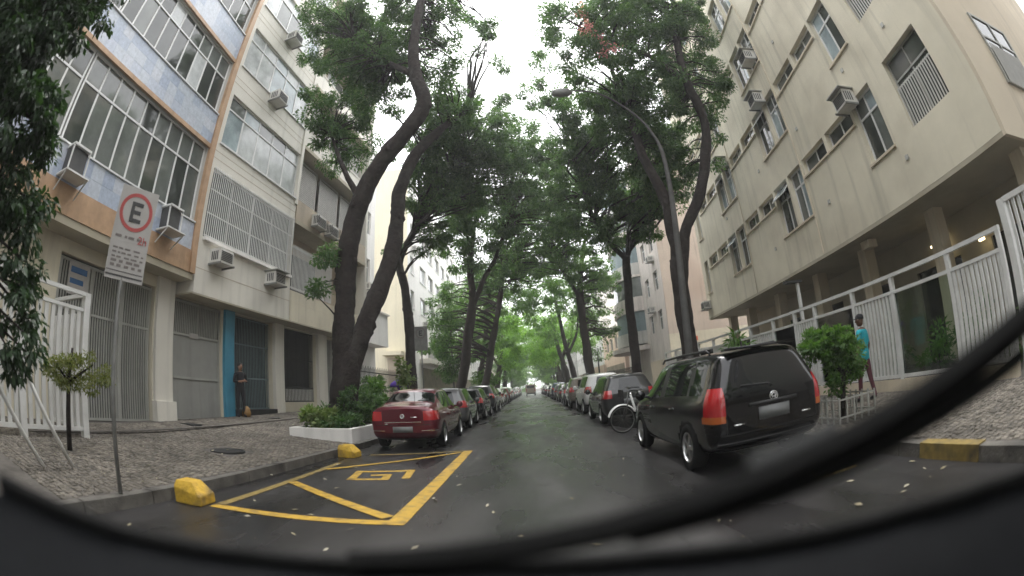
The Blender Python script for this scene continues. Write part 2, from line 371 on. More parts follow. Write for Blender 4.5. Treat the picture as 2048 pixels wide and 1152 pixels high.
# kerbs of long stones
def kerb_run(x0, x1, y0, y1, root, zt):
    y = y0; r = random.Random(3)
    while y < y1:
        L = min(r.uniform(.9, 1.2), y1-y) if y < 26 else min(14, y1-y)
        bx('kerb_stone', 'kerb', root, x0+r.uniform(-.008, .008), x1, y+.006, y+L-.006, -.05, zt+r.uniform(-.012, .008)); y += L
kl = MB().box(KL-.16, KL-.02, -12, 168, -.05, .10); klo = struct('kerb', kl, 'mortar'); kerb_run(KL-.15, KL, -12, 168, klo, .15)
pr_ = MB(); xs = [KR+.14, 5, 6, 7, 8.2, 14]; ys = [-12, 0, 6, 12, 20, 40, 168]
for y in ys:
    for x in xs: pr_.v.append((x, y, rz_(x)-.012))
for j in range(len(ys)-1):
    for i in range(len(xs)-1):
        a = j*len(xs)+i; pr_.f.append((a, a+1, a+len(xs)+1, a+len(xs))); pr_.mi.append(0)
pavR = struct('pavement', pr_, 'mortar')
st = part('paving_stones', stones(KR+.16, 6.9, .6, 8.0, .085, lambda x, y: rz_(x), 9), 'stone_white', pavR); st['kind'] = 'stuff'
kl = MB().box(KR+.02, KR+.16, -12, 168, -.05, .10); kro = struct('kerb', kl, 'mortar'); kerb_run(KR, KR+.15, -12, 168, kro, .15)
# yellow kerb paint
tag(part('painted_kerb', MB().box(KR-.012, KR+.152, 2.3, 3.15, .0, .162), 'yellow_worn'), 'worn yellow paint on the kerb across from the marked loading bay', 'kerb paint')

# ---- marked bay on the road
bay = thing('road_marking', 'yellow box marking with crossed diagonals and a painted letter on wet asphalt', 'road marking')
for nm, pts, wd, mt in (('edge_line', [(-1.45, 9.85), (-1.40, 4.2)], .20, 'yellow_paint'), ('edge_line', [(-1.31, 4.24), (-3.6, 4.02)], .16, 'yellow_paint'),
                        ('edge_line', [(-1.56, 9.82), (-3.5, 9.25)], .13, 'yellow_worn'), ('edge_line', [(-3.55, 4.12), (-3.68, 8.0)], .13, 'yellow_worn'),
                        ('diagonal_line', [(-1.54, 4.4), (-3.55, 5.9)], .16, 'yellow_paint'), ('diagonal_line', [(-1.56, 9.6), (-3.1, 7.85), (-3.58, 7.2)], .13, 'yellow_paint')):
    _z = globals().setdefault('_bz', [.004]); _z[0] += .0012; part(nm, MB().ribbon(pts, wd, _z[0]), mt, bay)
gl = MB(); gp = [(-2.62, 6.86), (-2.36, 6.95), (-2.28, 6.56), (-2.80, 6.46), (-2.93, 7.16), (-2.08, 7.38), (-1.98, 6.66)]
gl.ribbon(gp, .13, .004)
for i, p in enumerate(gp[1:-1]): gl.add([(p[0]-.065, p[1]-.065, .0055+i*.0004), (p[0]+.065, p[1]-.065, .0055+i*.0004), (p[0]+.065, p[1]+.065, .0055+i*.0004), (p[0]-.065, p[1]+.065, .0055+i*.0004)], [(0, 1, 2, 3)])
part('painted_letter', gl, 'yellow_paint', bay)
lr = thing('road_marking', 'pair of worn yellow stripes on the asphalt behind the black estate car', 'road marking')
part('stripe', MB().ribbon([(2.3, 3.98), (3.35, 3.92)], .07, .004), 'yellow_worn', lr); part('stripe', MB().ribbon([(2.35, 3.80), (3.3, 3.76)], .05, .004), 'yellow_worn', lr)
# yellow kerb blocks at the ends of the bay
def kblock(x, y, rz, lab):
    m = MB(); b = [(-.20, -.17), (.20, -.17), (.20, .17), (-.20, .17)]; t = [(-.19, -.12), (.06, -.10), (.06, .10), (-.19, .12)]
    vs = [(p[0], p[1], 0) for p in b] + [(p[0], p[1], .12 if k in (1, 2) else .2) for k, p in enumerate(b)] + [(p[0], p[1], .27) for p in t]
    m.add(vs, [(3, 2, 1, 0)] + [(i+k, i+(k+1) % 4, i+4+(k+1) % 4, i+4+k) for i in (0, 4) for k in range(4)] + [(8, 9, 10, 11)])
    o = part('kerb_block', m, 'yellow_block', None, False, (x, y, 0), (0, 0, rz)); tag(o, lab, 'kerb block', 'yellow kerb blocks at the bay')
    bev = o.modifiers.new('b', 'BEVEL'); bev.width = .014; bev.segments = 2
kblock(-3.86, 3.98, .1, 'yellow painted kerb block by the parking sign pole'); kblock(-3.84, 8.9, -.1, 'yellow painted kerb block at the planter corner behind the red saloon')

# leaf litter on the wet road and pavements
def litter(n, x0, x1, y0, y1, zf, seed):
    r = np.random.default_rng(seed); m = MB()
    for k in range(n):
        x, y = r.uniform(x0, x1), y0 + (y1-y0)*r.random()**1.4; a = r.uniform(0, 6.28); L = r.uniform(.015, .05); w_ = L*r.uniform(.35, .6); c, s = math.cos(a), math.sin(a); z = zf(x, y)+.008
        m.add([(x-c*L, y-s*L, z), (x-s*w_, y+c*w_, z+r.uniform(0, .012)), (x+c*L, y+s*L, z+r.uniform(0, .02)), (x+s*w_, y-c*w_, z+r.uniform(0, .012))], [(0, 1, 2, 3)])
    return m
lo = part('leaf_litter', litter(260, KL, KR, 2.5, 30, lambda x, y: 0, 3), 'leaf_litter'); lo['kind'] = 'stuff'; lo['label'] = 'fallen leaves scattered on the wet asphalt'
lo = part('leaf_litter', litter(80, -9.3, KL-.1, 3, 14, lz, 6), 'leaf_litter'); lo['kind'] = 'stuff'; lo['label'] = 'fallen leaves scattered on the stone pavement'
for (x, y, r_, lab) in ((1.3, 25.8, .33, 'dark iron cover in the road beside the white parked car'), (-.15, 27.2, .42, 'patched dark cover in the middle of the road')):
    m = MB(); m.lathe([(0, .006), (r_, .006), (r_+.05, .0005)], 20, 'z', (x, y, 0)); tag(part('road_cover', m, 'iron'), lab, 'manhole cover')

# ---------------------------------------------------------------- facades
class Fac:
    def __init__(s, name, label, x, y, ang, side):
        s.s = side; s.ang = ang; s.x = x; s.y = y
        s.root = thing(name, label, 'building', (x, y, 0), -R(ang))
    def b(s, name, mat, u0, u1, z0, z1, d0, d1, parent=None):
        return bx(name, mat, parent or s.root, s.s*d0, s.s*d1, u0, u1, z0, z1)
    def world(s, u, d, z):
        a = R(s.ang); lx = s.s*d
        return (s.x + lx*math.cos(a) + u*math.sin(a), s.y - lx*math.sin(a) + u*math.cos(a), z)
    def wall(s, mat, u0, u1, z0, z1, ops, depth=.18, d=0, core=8.0, name='wall', rmat=None):
        m = MB(); S_ = s.s
        us = sorted({u0, u1, *[o[0] for o in ops], *[o[1] for o in ops]}); zs = sorted({z0, z1, *[o[2] for o in ops], *[o[3] for o in ops]})
        us = [u for u in us if u0 <= u <= u1]; zs = [z for z in zs if z0 <= z <= z1]
        def q(a, b, c, e):
            m.add([a, b, c, e], [(0, 1, 2, 3)])
        for i in range(len(us)-1):
            for j in range(len(zs)-1):
                uc, zc = (us[i]+us[i+1])/2, (zs[j]+zs[j+1])/2
                if any(o[0] < uc < o[1] and o[2] < zc < o[3] for o in ops): continue
                q((S_*d, us[i], zs[j]), (S_*d, us[i+1], zs[j]), (S_*d, us[i+1], zs[j+1]), (S_*d, us[i], zs[j+1]))
        for (a, b, c, e) in [o[:4] for o in ops]:
            x0, x1 = S_*d, S_*(d-depth)
            q((x0, a, c), (x0, b, c), (x1, b, c), (x1, a, c)); q((x0, a, e), (x1, a, e), (x1, b, e), (x0, b, e))
            q((x0, a, c), (x1, a, c), (x1, a, e), (x0, a, e)); q((x0, b, c), (x0, b, e), (x1, b, e), (x1, b, c))
        m.box(S_*(d-depth-.05), S_*(d-core), u0, u1, z0, z1)
        for (a, b) in ((u0, u0), (u1, u1)):       # close the ends and the head of the skin
            q((S_*d, a, z0), (S_*d, a, z1), (S_*(d-depth-.05), a, z1), (S_*(d-depth-.05), a, z0))
        q((S_*d, u0, z1), (S_*d, u1, z1), (S_*(d-depth-.05), u1, z1), (S_*(d-depth-.05), u0, z1))
        q((S_*d, u0, z0), (S_*d, u1, z0), (S_*(d-depth-.05), u1, z0), (S_*(d-depth-.05), u0, z0))
        return part(name, m, mat, s.root)
    def window(s, u0, u1, z0, z1, d, cols=2, tr=None, glass=('glass_dark',), frame='white_frame', fw=.05, sill=None, seed=0, low=None):
        r = random.Random(int(u0*100+z0*1000)+seed); S_ = s.s; m = MB()
        X0, X1 = S_*(d), S_*(d+.05)
        m.box(X0, X1, u0, u1, z0, z0+fw); m.box(X0, X1, u0, u1, z1-fw, z1); m.box(X0, X1, u0, u0+fw, z0+fw, z1-fw); m.box(X0, X1, u1-fw, u1, z0+fw, z1-fw)
        cu = [u0+fw/2 + (u1-u0-fw)*k/cols for k in range(cols+1)]
        for c in cu[1:-1]: m.box(S_*(d+.003), S_*(d+.045), c-fw/2, c+fw/2, z0+fw, z1-fw)
        zz = [z0, z1]
        if tr: m.box(S_*(d+.006), S_*(d+.056), u0+fw, u1-fw, tr-fw/2, tr+fw/2); zz = [z0, tr, z1]
        o = part('window', m, frame, s.root)
        for i in range(cols):
            for j in range(len(zz)-1):
                s.b('pane', r.choice(glass), cu[i]+fw/2-.01, cu[i+1]-fw/2+.01, zz[j]+.02, zz[j+1]-.02, d+.012+r.uniform(-.003, .003), d+.022, o)
        if sill: s.b('sill', sill, u0-.06, u1+.06, z0-.06, z0-.002, -.12, .06, o)
        return o
    def bars(s, name, mat, u0, u1, z0, z1, d, step, w_=.022, parent=None):
        n = max(1, int(round((u1-u0)/step)))
        for k in range(n+1):
            u = u0+(u1-u0)*k/n; s.b(name, mat, u-w_/2, u+w_/2, z0, z1, d, d+w_, parent)

def ac_unit(F, u, z, d, label, w_=.62, h=.42, dep=.5, roof=False, mat='ac_white'):
    t = thing('air_conditioner', label, 'air conditioner', F.world(u, d, z), -R(F.ang), 'window air conditioners on the facades'); s = F.s
    bx('casing', mat, t, -s*.05, s*dep, -w_/2, w_/2, 0, h)
    for k in range(6): bx('grille_slat', 'ac_dark', t, s*(dep+.001), s*(dep+.012), -w_/2+.05, w_/2-.05, .06+k*(h-.12)/6, .06+k*(h-.12)/6+.03)
    for k in (-1, 1):
        for q in range(4): bx('side_louvre', 'ac_dark', t, s*(.12+q*.08), s*(.16+q*.08), k*(w_/2+.001), k*(w_/2+.01), .08, h-.08)
    bx('bracket', 'steel_grey', t, 0, s*(dep+.06), -w_/2-.03, -w_/2+.0, -.06, -.002); bx('bracket', 'steel_grey', t, 0, s*(dep+.06), w_/2, w_/2+.03, -.06, -.002)
    if roof: bx('rain_hood', 'grey_metal', t, -s*.03, s*(dep+.14), -w_/2-.07, w_/2+.07, h+.01, h+.04)
    return t

# ---- blue tiled apartment block with orange trim (planter side, nearest)
B1 = Fac('apartment_block', 'apartment block with blue tiled bands, orange trim and long ribbon windows', -9.0, 0, 0, 1)
fl = [(5.17, 5.95, 6.0, 8.42), (8.56, 9.62, 9.66, 11.85), (12.02, 13.2, 13.25, 15.45), (15.6, 16.7, 16.75, 19.0)]
B1.wall('grey_wall', -7, 9.42, 4.6, 20.4, [(-6.6, 9.18, a[2], a[3]) for a in fl], .22, d=-.06, core=7)
B1.b('parapet', 'orange_trim', -7, 9.40, 19.1, 20.6, -.05, .05)
for k, (b0, b1, w0, w1) in enumerate(fl):
    B1.b('orange_band', 'orange_trim', -7, 9.19, (4.54 if k == 0 else b0-.14), b0-.003, -.1, .012)
    r = random.Random(k); n = 2 if b1-b0 < .9 else 3; tw = .40
    u = 1.4 if k < 3 else 9.19
    if k < 3:
        B1.b('tile_backing', 'tile0', 1.4, 9.19, b0, b1, -.1, -.006)
        B1.b('plain_band', 'tile1', -7, 1.397, b0, b1, -.1, 0.0)
        while u < 9.18:
            u2 = min(u+tw, 9.187)
            for q in range(n):
                zz0 = b0+(b1-b0)*q/n; zz1 = b0+(b1-b0)*(q+1)/n
                B1.b('tile', 'tile%d' % r.randrange(5), u+.002, u2-.002, zz0+.002, zz1-.002, -.005, r.uniform(.0, .004))
            u += tw
    else: B1.b('plain_band', 'tile1', -7, 9.187, b0, b1, -.1, 0.0)
    B1.b('sill', 'white_frame', -6.6, 9.18, w0-.045, w0-.003, -.1, .05)
    for q, u0 in enumerate([-6.6, -1.4, 3.8]):
        u1 = u0+5.15 if q < 2 else 9.16
        B1.window(u0, u1, w0, w1, -.2, cols=9, tr=w0+(w1-w0)*.66, glass=('glass_mid', 'glass_dark', 'glass_mid', 'glass_mid') if k < 1 else ('glass_mid', 'glass_dark', 'glass_curtain'), fw=.055, seed=k)
B1.b('edge_trim', 'orange_trim', 9.195, 9.42, 4.54, 20.3, -.1, .07)
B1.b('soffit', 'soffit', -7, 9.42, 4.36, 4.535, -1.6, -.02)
B1.wall('cream', -7, 9.44, 0, 4.36, [(5.05, 8.62, .40, 4.05)], .2, d=-.82, core=6, name='ground_floor_wall')
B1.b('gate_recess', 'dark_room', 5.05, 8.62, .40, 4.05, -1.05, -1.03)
B1.b('pillar', 'cream_light', 8.66, 9.40, .3, 4.36, -.82, -.70); B1.b('pillar_base', 'cream_light', 8.62, 9.46, .3, 1.0, -.82, -.60)
def slat_gate(F, name, label, u0, u1, z0, z1, d, rails, mat, step=.085, groups=1, w_=.045, parent=None):
    wl = F.world(u0, d, z0); t = thing(name, label, 'gate', wl, -R(F.ang)); s = F.s; W = u1-u0; H = z1-z0
    bx('frame_post', mat, t, 0, s*.06, -.0, .06, 0, H); bx('frame_post', mat, t, 0, s*.06, W-.06, W, 0, H)
    for g_ in range(1, groups): bx('frame_post', mat, t, 0, s*.06, W*g_/groups-.05, W*g_/groups+.05, 0, H)
    rz = [0]+[r_-z0 for r_ in rails]+[H-.06]
    for z in rz: bx('rail', mat, t, s*.004, s*.055, .06, W-.06, z, z+.06)
    n = int(W/step)
    for k in range(1, n):
        u = W*k/n
        for a, b in zip(rz[:-1], rz[1:]): bx('slat', mat, t, s*.012, s*.04, u-w_/2, u+w_/2, a+.06, b)
    return t
slat_gate(B1, 'slatted_gate', 'tall grey slatted double gate under the blue tiled block', 5.1, 8.58, .43, 4.0, -1.0, [2.85], 'grey_metal', .088, 3)
nt_ = thing('notice_board', 'pale notice with blue lettering fixed high on the slatted gate', 'sign', B1.world(5.75, -.9, 3.2))
bx('board', 'sign_white', nt_, 0, .02, -.35, .35, 0, .75)
for k, (z, h) in enumerate(((.50, .14), (.25, .12), (.08, .06))): bx('blue_band', 'sign_blue', nt_, .021, .026, -.28, .28-.1*k, z, z+h)

# ---- cream block with garage doors
B2 = Fac('apartment_block', 'cream rendered apartment block with barred first floor and garage doors', -9.0, 9.45, 5, 1)
w2 = [(.18, 5.0, 5.72, 7.95), (.22, 4.98, 8.85, 10.8), (.22, 4.98, 12.1, 14.1), (.22, 4.98, 15.45, 17.4), (.22, 4.98, 18.8, 20.7)]
B2.wall('cream_light', .03, 5.1, 4.05, 22.5, w2, .2, core=7)
for z in (4.75, 8.25, 8.5, 11.25, 11.5, 14.6, 14.85, 18.0, 18.2): B2.b('render_joint', 'beige_dark', .03, 5.1, z, z+.02, -.05, .004)
for k, (a, b, c, e) in enumerate(w2):
    if k == 0:
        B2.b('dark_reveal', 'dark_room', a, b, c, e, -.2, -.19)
        wn = B2.window(a, b, c, e, -.17, 4, None, ('glass_mid', 'glass_dark'), seed=2)
        gro = part('window_grille', MB().box(.0, .03, a, b, c+.02, c+.06), 'white_metal', B2.root, loc=(.03, 0, 0))
        for z in (c+.72, e-.75, e-.06): bx('rail', 'white_metal', gro, 0, .03, a, b, z, z+.035)
        n = 52
        for q in range(n+1):
            u = a+(b-a)*q/n; bx('bar', 'white_metal', gro, .031, .052, u-.011, u+.011, c-.02, e+.02)
        B2.b('planter_ledge', 'white_wall', a, b, c-.12, c-.03, -.05, .14)
    else:
        B2.window(a, b, c, e, -.14, 5, c+(e-c)*.72, ('glass_curtain', 'glass_blue', 'glass_curtain', 'glass_mid'), seed=k, fw=.06, sill='white_frame')
B2.b('edge_post', 'cream_light', 4.99, 5.16, 8.6, 22.5, -.1, .05)
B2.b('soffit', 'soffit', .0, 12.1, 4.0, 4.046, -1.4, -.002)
B2.wall('cream', -.05, 12.1, 0, 3.998, [(.0, 2.24, .45, 4.0), (2.78, 5.1, .55, 4.0), (5.72, 8.3, 1.05, 3.96), (9.1, 10.3, .8, 3.9)], .35, d=-.82, core=6, name='ground_floor_wall')
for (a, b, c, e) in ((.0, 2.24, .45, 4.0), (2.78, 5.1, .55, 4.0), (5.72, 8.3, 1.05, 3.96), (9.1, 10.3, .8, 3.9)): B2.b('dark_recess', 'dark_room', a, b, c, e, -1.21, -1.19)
B2.b('blue_pillar', 'blue_paint', 2.28, 2.76, .3, 3.995, -.82, -.70)
B2.b('pillar', 'cream_light', 5.12, 5.70, .3, 3.995, -.82, -.66); B2.b('pillar', 'cream_light', 8.34, 9.06, .3, 3.995, -.82, -.66)
B2.b('entrance_step', 'iron', 2.80, 5.08, .4, .80, -.95, -.60)
# garage door: slats over two pressed panels
gd = thing('garage_door', 'grey garage door with open slats above solid panels beside the blue pillar', 'garage door', B2.world(.02, -.98, .45), -R(5))
bx('frame_post', 'grey_metal', gd, 0, .06, 0, .07, 0, 3.5); bx('frame_post', 'grey_metal', gd, 0, .06, 2.13, 2.2, 0, 3.5); bx('frame_post', 'grey_metal', gd, .002, .062, 1.08, 1.14, 2.56, 3.5)
for z in (0, 1.22, 2.48, 3.44): bx('rail', 'grey_metal', gd, .004, .07, .07, 2.13, z, z+.07)
for z0, z1 in ((.07, 1.22), (1.29, 2.48)): bx('door_panel', 'grey_panel', gd, .01, .03, .07, 2.13, z0, z1)
for k in range(1, 26): bx('slat', 'grey_metal', gd, .012, .04, .07+2.06*k/26-.022, .07+2.06*k/26+.018, 2.55, 3.44)
bx('notice_plate', 'sign_white', gd, .071, .08, .75, 1.15, 2.44, 2.60)
# barred entrance and barred window
eg = thing('entrance_grille', 'dark teal barred entrance gate between blue pillar and pale pillar', 'gate', B2.world(2.78, -1.05, .8), -R(5))
for z in (0, 1.05, 2.2, 3.1): bx('rail', 'teal_bars', eg, 0, .035, 0, 2.32, z, z+.04)
for k in range(27): bx('bar', 'teal_bars', eg, .006, .028, 2.32*k/26-.011, 2.32*k/26+.011, .04, 3.14)
wg = thing('entrance_grille', 'tall barred opening with pale low slats next to the planter tree', 'gate', B2.world(5.72, -1.0, 1.05), -R(5))
for z in (0, .55, 1.7, 2.85): bx('rail', 'dark_metal', wg, 0, .035, 0, 2.58, z, z+.035)
for k in range(29): bx('bar', 'dark_metal' if k % 7 else 'iron', wg, .006, .026, 2.58*k/28-.010, 2.58*k/28+.010, .035, 2.88)
for k in range(24): bx('low_slat', 'louver', wg, .03, .045, .05+2.45*k/23-.02, .05+2.45*k/23+.02, .05, .52)
slat_gate(B2, 'slatted_gate', 'narrow grey slatted side gate half hidden by the forked trunk', 9.12, 10.28, .85, 3.85, -.95, [2.6], 'grey_metal', .09, 1)

ac_unit(B2, .89, 5.0, .0, 'grey window air conditioner low on the cream block beside the orange trim', mat='ac_white')
ac_unit(B2, 3.8, 5.05, 0, 'white hooded air conditioner under the barred first floor window', roof=True)
ac_unit(B2, 2.45, 11.75, 0, 'white air conditioner under the second curtained window of the cream block')
ac_unit(B2, 2.45, 15.0, 0, 'white air conditioner under the third curtained window of the cream block')
# air conditioner cages on the blue tiled block
def cage(u, z, label):
    t = thing('air_conditioner', label, 'air conditioner', B1.world(u, .01, z)); 
    bx('casing', 'ac_dark', t, .0, .34, -.24, .24, .06, .62); bx('tray', 'white_metal', t, 0, .55, -.36, .36, .0, .035); bx('hood', 'white_metal', t, 0, .42, -.28, .28, .64, .69)
    for k in (-1, 1): part('bracket', MB().bar((.02, k*.33, .0), (.5, k*.33, -.0), .03).bar((.02, k*.33, -.32), (.48, k*.33, -.01), .025), 'white_metal', t); bx('hood_stay', 'white_metal', t, .36, .40, k*.27-.015, k*.27+.015, .035, .64)
cage(7.95, 5.22, 'black air conditioner in a white cage on the blue tiles behind the parking sign')
cage(4.3, 5.22, 'black air conditioner in a white cage on the blue tiles above the white fence')

# ---- beige block with recessed balconies, same frame
B3 = Fac('apartment_block', 'beige apartment block with deep balconies and white louvred shutters', -9.0, 9.45, 5, 1)
B3.wall('beige_dark', 5.18, 12.0, 4.05, 23.5, [], .2, d=-1.05, core=6)
B3.b('end_wall', 'cream_light', 11.8, 12.02, 4.05, 24, -1.1, .0)
B3.b('front_band', 'cream', 5.18, 12.0, 4.05, 4.75, -1.0, -.01)
for k in range(5):
    z = 7.85 + 3.38*k
    B3.b('balcony_slab', 'soffit', 5.18, 11.79, z, z+.16, -1.04, .03)
    B3.b('balcony_front', 'cream_light' if k > 0 else 'beige_dark', 5.18, 11.79, z+.163, z+1.02, -.12, .0)
    if k > 0: B3.b('balcony_rail', 'cream_light', 5.18, 11.79, z+1.023, z+1.10, -.16, .03)
    lv = (6.0, 7.5, 8.9, 10.4)
    for q in range(3):
        a, b = 5.5+q*2.1, 7.3+q*2.1; z0, z1 = z+1.1, z+3.2
        if k < 2:
            sh = MB().box(-.55, -.5, a, b, z0, z0+.06).box(-.55, -.5, a, b, z1-.06, z1).box(-.55, -.5, a, a+.06, z0+.06, z1-.06).box(-.55, -.5, b-.06, b, z0+.06, z1-.06)
            so_ = part('shutter', sh, 'louver', B3.root)
            for w_ in range(22):
                zz = z0+.08+w_*(z1-z0-.18)/22; bx('louvre', 'louver', so_, -.545, -.515, a+.06, b-.06, zz, zz+.055)
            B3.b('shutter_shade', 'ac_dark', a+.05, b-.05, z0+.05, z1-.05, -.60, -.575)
        else:
            B3.window(a, b, z0, z1, -1.03, 2, None, ('glass_mid', 'glass_curtain'), seed=q)
# barred first floor of the beige block
gro = part('window_grille', MB().box(-.1, -.06, 5.25, 8.4, 5.3, 5.36), 'white_metal', B3.root); bx('rail', 'white_metal', gro, -.1, -.06, 5.25, 8.4, 6.9, 6.96)
for q in range(34):
    u = 5.28+3.1*q/33; bx('bar', 'white_metal', gro, -.058, -.035, u-.012, u+.012, 5.25, 7.0)
B3.b('front_band', 'cream', 5.18, 12.0, 4.76, 5.2, -1.0, -.02)
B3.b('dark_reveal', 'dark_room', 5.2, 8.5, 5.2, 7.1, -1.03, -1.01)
ac_unit(B3, 6.75, 8.15, .0, 'white air conditioner on the beige balcony, beside a matching one', .75, .5, .3)
ac_unit(B3, 7.9, 8.12, .0, 'white air conditioner on the beige balcony, nearer the forked trunk', .75, .5, .3)

# ---- next blocks on the planter side
B4 = Fac('apartment_block', 'narrow white block with rusty window boxes behind the forked tree', -9.6, 21.8, 4, 1)
B4.wall('white_wall', 0, 4.6, 0, 17.5, [(1.0, 2.2, 5+3.1*k, 6.5+3.1*k) for k in range(4)] + [(2.7, 3.9, 5+3.1*k, 6.5+3.1*k) for k in range(4)], .2, core=4)
for k in range(4):
    for a in (1.0, 2.7): B4.window(a, a+1.2, 5+3.1*k, 6.5+3.1*k, -.16, 2, 6+3.1*k, ('glass_dark', 'glass_mid'), seed=k)
B4.b('bay', 'white_wall', 1.6, 4.6, 4.2, 6.1, .001, .9); B4.b('bay_roof', 'cream_light', 1.5, 4.7, 6.1, 6.2, .001, 1.0)
ac_unit(B4, 3.2, 7.5, 0, 'air conditioner with rusty tray on the narrow white block'); ac_unit(B4, 1.6, 10.6, 0, 'upper air conditioner on the narrow white block', roof=True)
B5 = Fac('apartment_block', 'long white apartment block with a plain pale yellow end wall', -9.1, 34.0, 0, 1)
ops = []
for k in range(5):
    for q in range(7):
        u = .9+q*3.4; ops.append((u, u+(1.2 if q < 1 else 2.3), 5.4+2.9*k, 6.9+2.9*k))
B5.wall('white_wall', 0, 24.5, 0, 20.0, ops, .22, core=9)
for k, o in enumerate(ops): B5.window(o[0], o[1], o[2], o[3], -.18, 2 if o[1]-o[0] < 1.5 else 3, None, ('glass_dark', 'glass_mid', 'glass_curtain'), seed=k, sill='white_frame')
B5.b('canopy', 'cream_light', 3.2, 24.4, 3.9, 4.3, .001, .95); B5.b('balcony_front', 'grey_wall', 3.2, 24.3, 4.302, 5.2, .75, .85)
B5.b('shopfront', 'interior', 4, 24, .4, 3.6, .001, .03)
B5.b('end_wall', 'yellow_stucco', -.12, -.003, 0, 20.3, -9, .02)
bx('end_canopy', 'yellow_stucco', B5.root, -2.0, -.4, -1.0, -.125, 4.35, 4.65); bx('door', 'beige_dark', B5.root, -1.8, -.7, -.14, -.122, .8, 4.2)
for q, (u, z) in enumerate(((5.2, 7.3), (1.6, 13.2), (12.1, 10.2))): ac_unit(B5, u, z, 0, 'air conditioner on the long white block, ' + ('low over the canopy', 'high by the yellow end wall', 'midway along it')[q])
def far_block(nm_label, x, y, ang, side, L, H, mat, floors=5, z0=4.2, step=3.0):
    F = Fac('apartment_block', nm_label, x, y, ang, side); ops = []
    for k in range(floors):
        for q in range(int(L/step)): ops.append((.6+q*step, .6+q*step+1.7, z0+2.95*k+.9, z0+2.95*k+2.4))
    F.wall(mat, 0, L, 0, H, ops, .2, core=8)
    for k, o in enumerate(ops): F.window(*o, -.16, 2, None, ('glass_dark', 'glass_mid'), seed=k)
    F.b('ground_band', 'interior', .6, L-.6, .4, 3.2, .001, .02)
    return F
far_block('plain apartment block behind the camera on the planter side', -9.3, -34, 0, 1, 26, 20, 'white_wall')
far_block('plain apartment block behind the camera on the fence side', 8.6, -34, 0, -1, 30, 19, 'grey_wall')
far_block('pale far apartment block beyond the long white block on the planter side', -9.3, 60, 0, 1, 30, 19, 'white_wall')
far_block('beige far apartment block closing the planter side of the street', -9.3, 92, 0, 1, 40, 20, 'cream')

# ---- cream block on the fence side
R1 = Fac('apartment_block', 'cream rendered block with rows of recessed windows behind the white fence', 8.5, 3.1, 5, -1)
cols = [(.9, 2.5, 'big'), (3.35, 4.45, 'tall'), (4.58, 6.1, 'small'), (6.28, 7.85, 'small'), (8.07, 9.08, 'tall'), (9.22, 10.35, 'tall'), (10.5, 11.95, 'small'), (12.15, 13.6, 'small'), (13.8, 14.85, 'tall'), (14.97, 16.05, 'tall'), (16.25, 17.75, 'small'), (17.95, 19.35, 'small'), (19.7, 20.35, 'tall')]
ops = []
for k in range(5):
    for (a, b, t) in cols: ops.append((a, b, 5.41+3.06*k if t != 'small' else 6.63+3.06*k, 7.19+3.06*k))
R1.wall('cream', 0, 20.9, 4.1, 20.5, ops, .26, core=9)
for i, o in enumerate(ops):
    t = cols[i % 13][2]; k = i//13
    if t == 'big':
        R1.window(*o, -.22, 2, o[2]+1.2, ('glass_dark',), frame='grey_metal', seed=k)
        gro = part('window_grille', MB().box(.10, .13, o[0], o[1], o[2]+.02, o[2]+.05), 'white_metal', R1.root); bx('rail', 'white_metal', gro, .10, .13, o[0], o[1], o[2]+1.0, o[2]+1.03)
        for q in range(17): u = o[0]+.03+(o[1]-o[0]-.06)*q/16; bx('bar', 'louver', gro, .075, .098, u-.02, u+.02, o[2]+.02, o[2]+1.03)
    elif t == 'tall':
        R1.window(*o, -.22, 2 if o[1]-o[0] > .9 else 1, o[3]-.55, ('glass_mid', 'glass_dark', 'glass_blue'), seed=k, fw=.06, sill='cream_side')
    else:
        R1.window(*o, -.22, 2, None, ('glass_dark', 'glass_mid'), seed=k, fw=.05, sill='cream_side')
    # tilted ventilation sashes on a few tall windows
    if t == 'tall' and (i % 13) in (5, 9) and k < 2:
        part('open_sash', MB().bar((.2, o[0]+.05, o[3]-.05), (.2, o[1]-.05, o[3]-.05), .03).bar((-.22, o[0]+.05, o[3]-.5), (-.22, o[1]-.05, o[3]-.5), .03).bar((.2, o[0]+.05, o[3]-.05), (-.22, o[0]+.05, o[3]-.5), .03).bar((.2, o[1]-.05, o[3]-.05), (-.22, o[1]-.05, o[3]-.5), .03), 'white_frame', R1.root)
        part('open_pane', MB().add([(.198, o[0]+.06, o[3]-.06), (.198, o[1]-.06, o[3]-.06), (-.218, o[1]-.06, o[3]-.49), (-.218, o[0]+.06, o[3]-.49)], [(0, 1, 2, 3)]), 'glass_blue', R1.root)
for (u, z) in ((1.7, 7.75), (3.0, 4.9), (6.9, 5.35), (11.2, 5.2), (4.0, 8.0), (7.4, 8.1), (11.0, 8.3), (15.5, 8.0), (2.9, 10.6), (6.6, 11.2)): R1.b('vent', 'grey_wall', u, u+.11, z, z+.11, -.02, .035)
R1.b('conduit', 'cream_side', 7.96, 7.985, 4.1, 20.4, .0, .03); R1.b('conduit', 'cream_side', 13.68, 13.705, 4.1, 20.4, .0, .03)
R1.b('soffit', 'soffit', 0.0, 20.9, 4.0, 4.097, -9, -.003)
R1.b('wall_flank', 'cream_side', -.1, -.003, 4.0, 20.5, -9, .0)
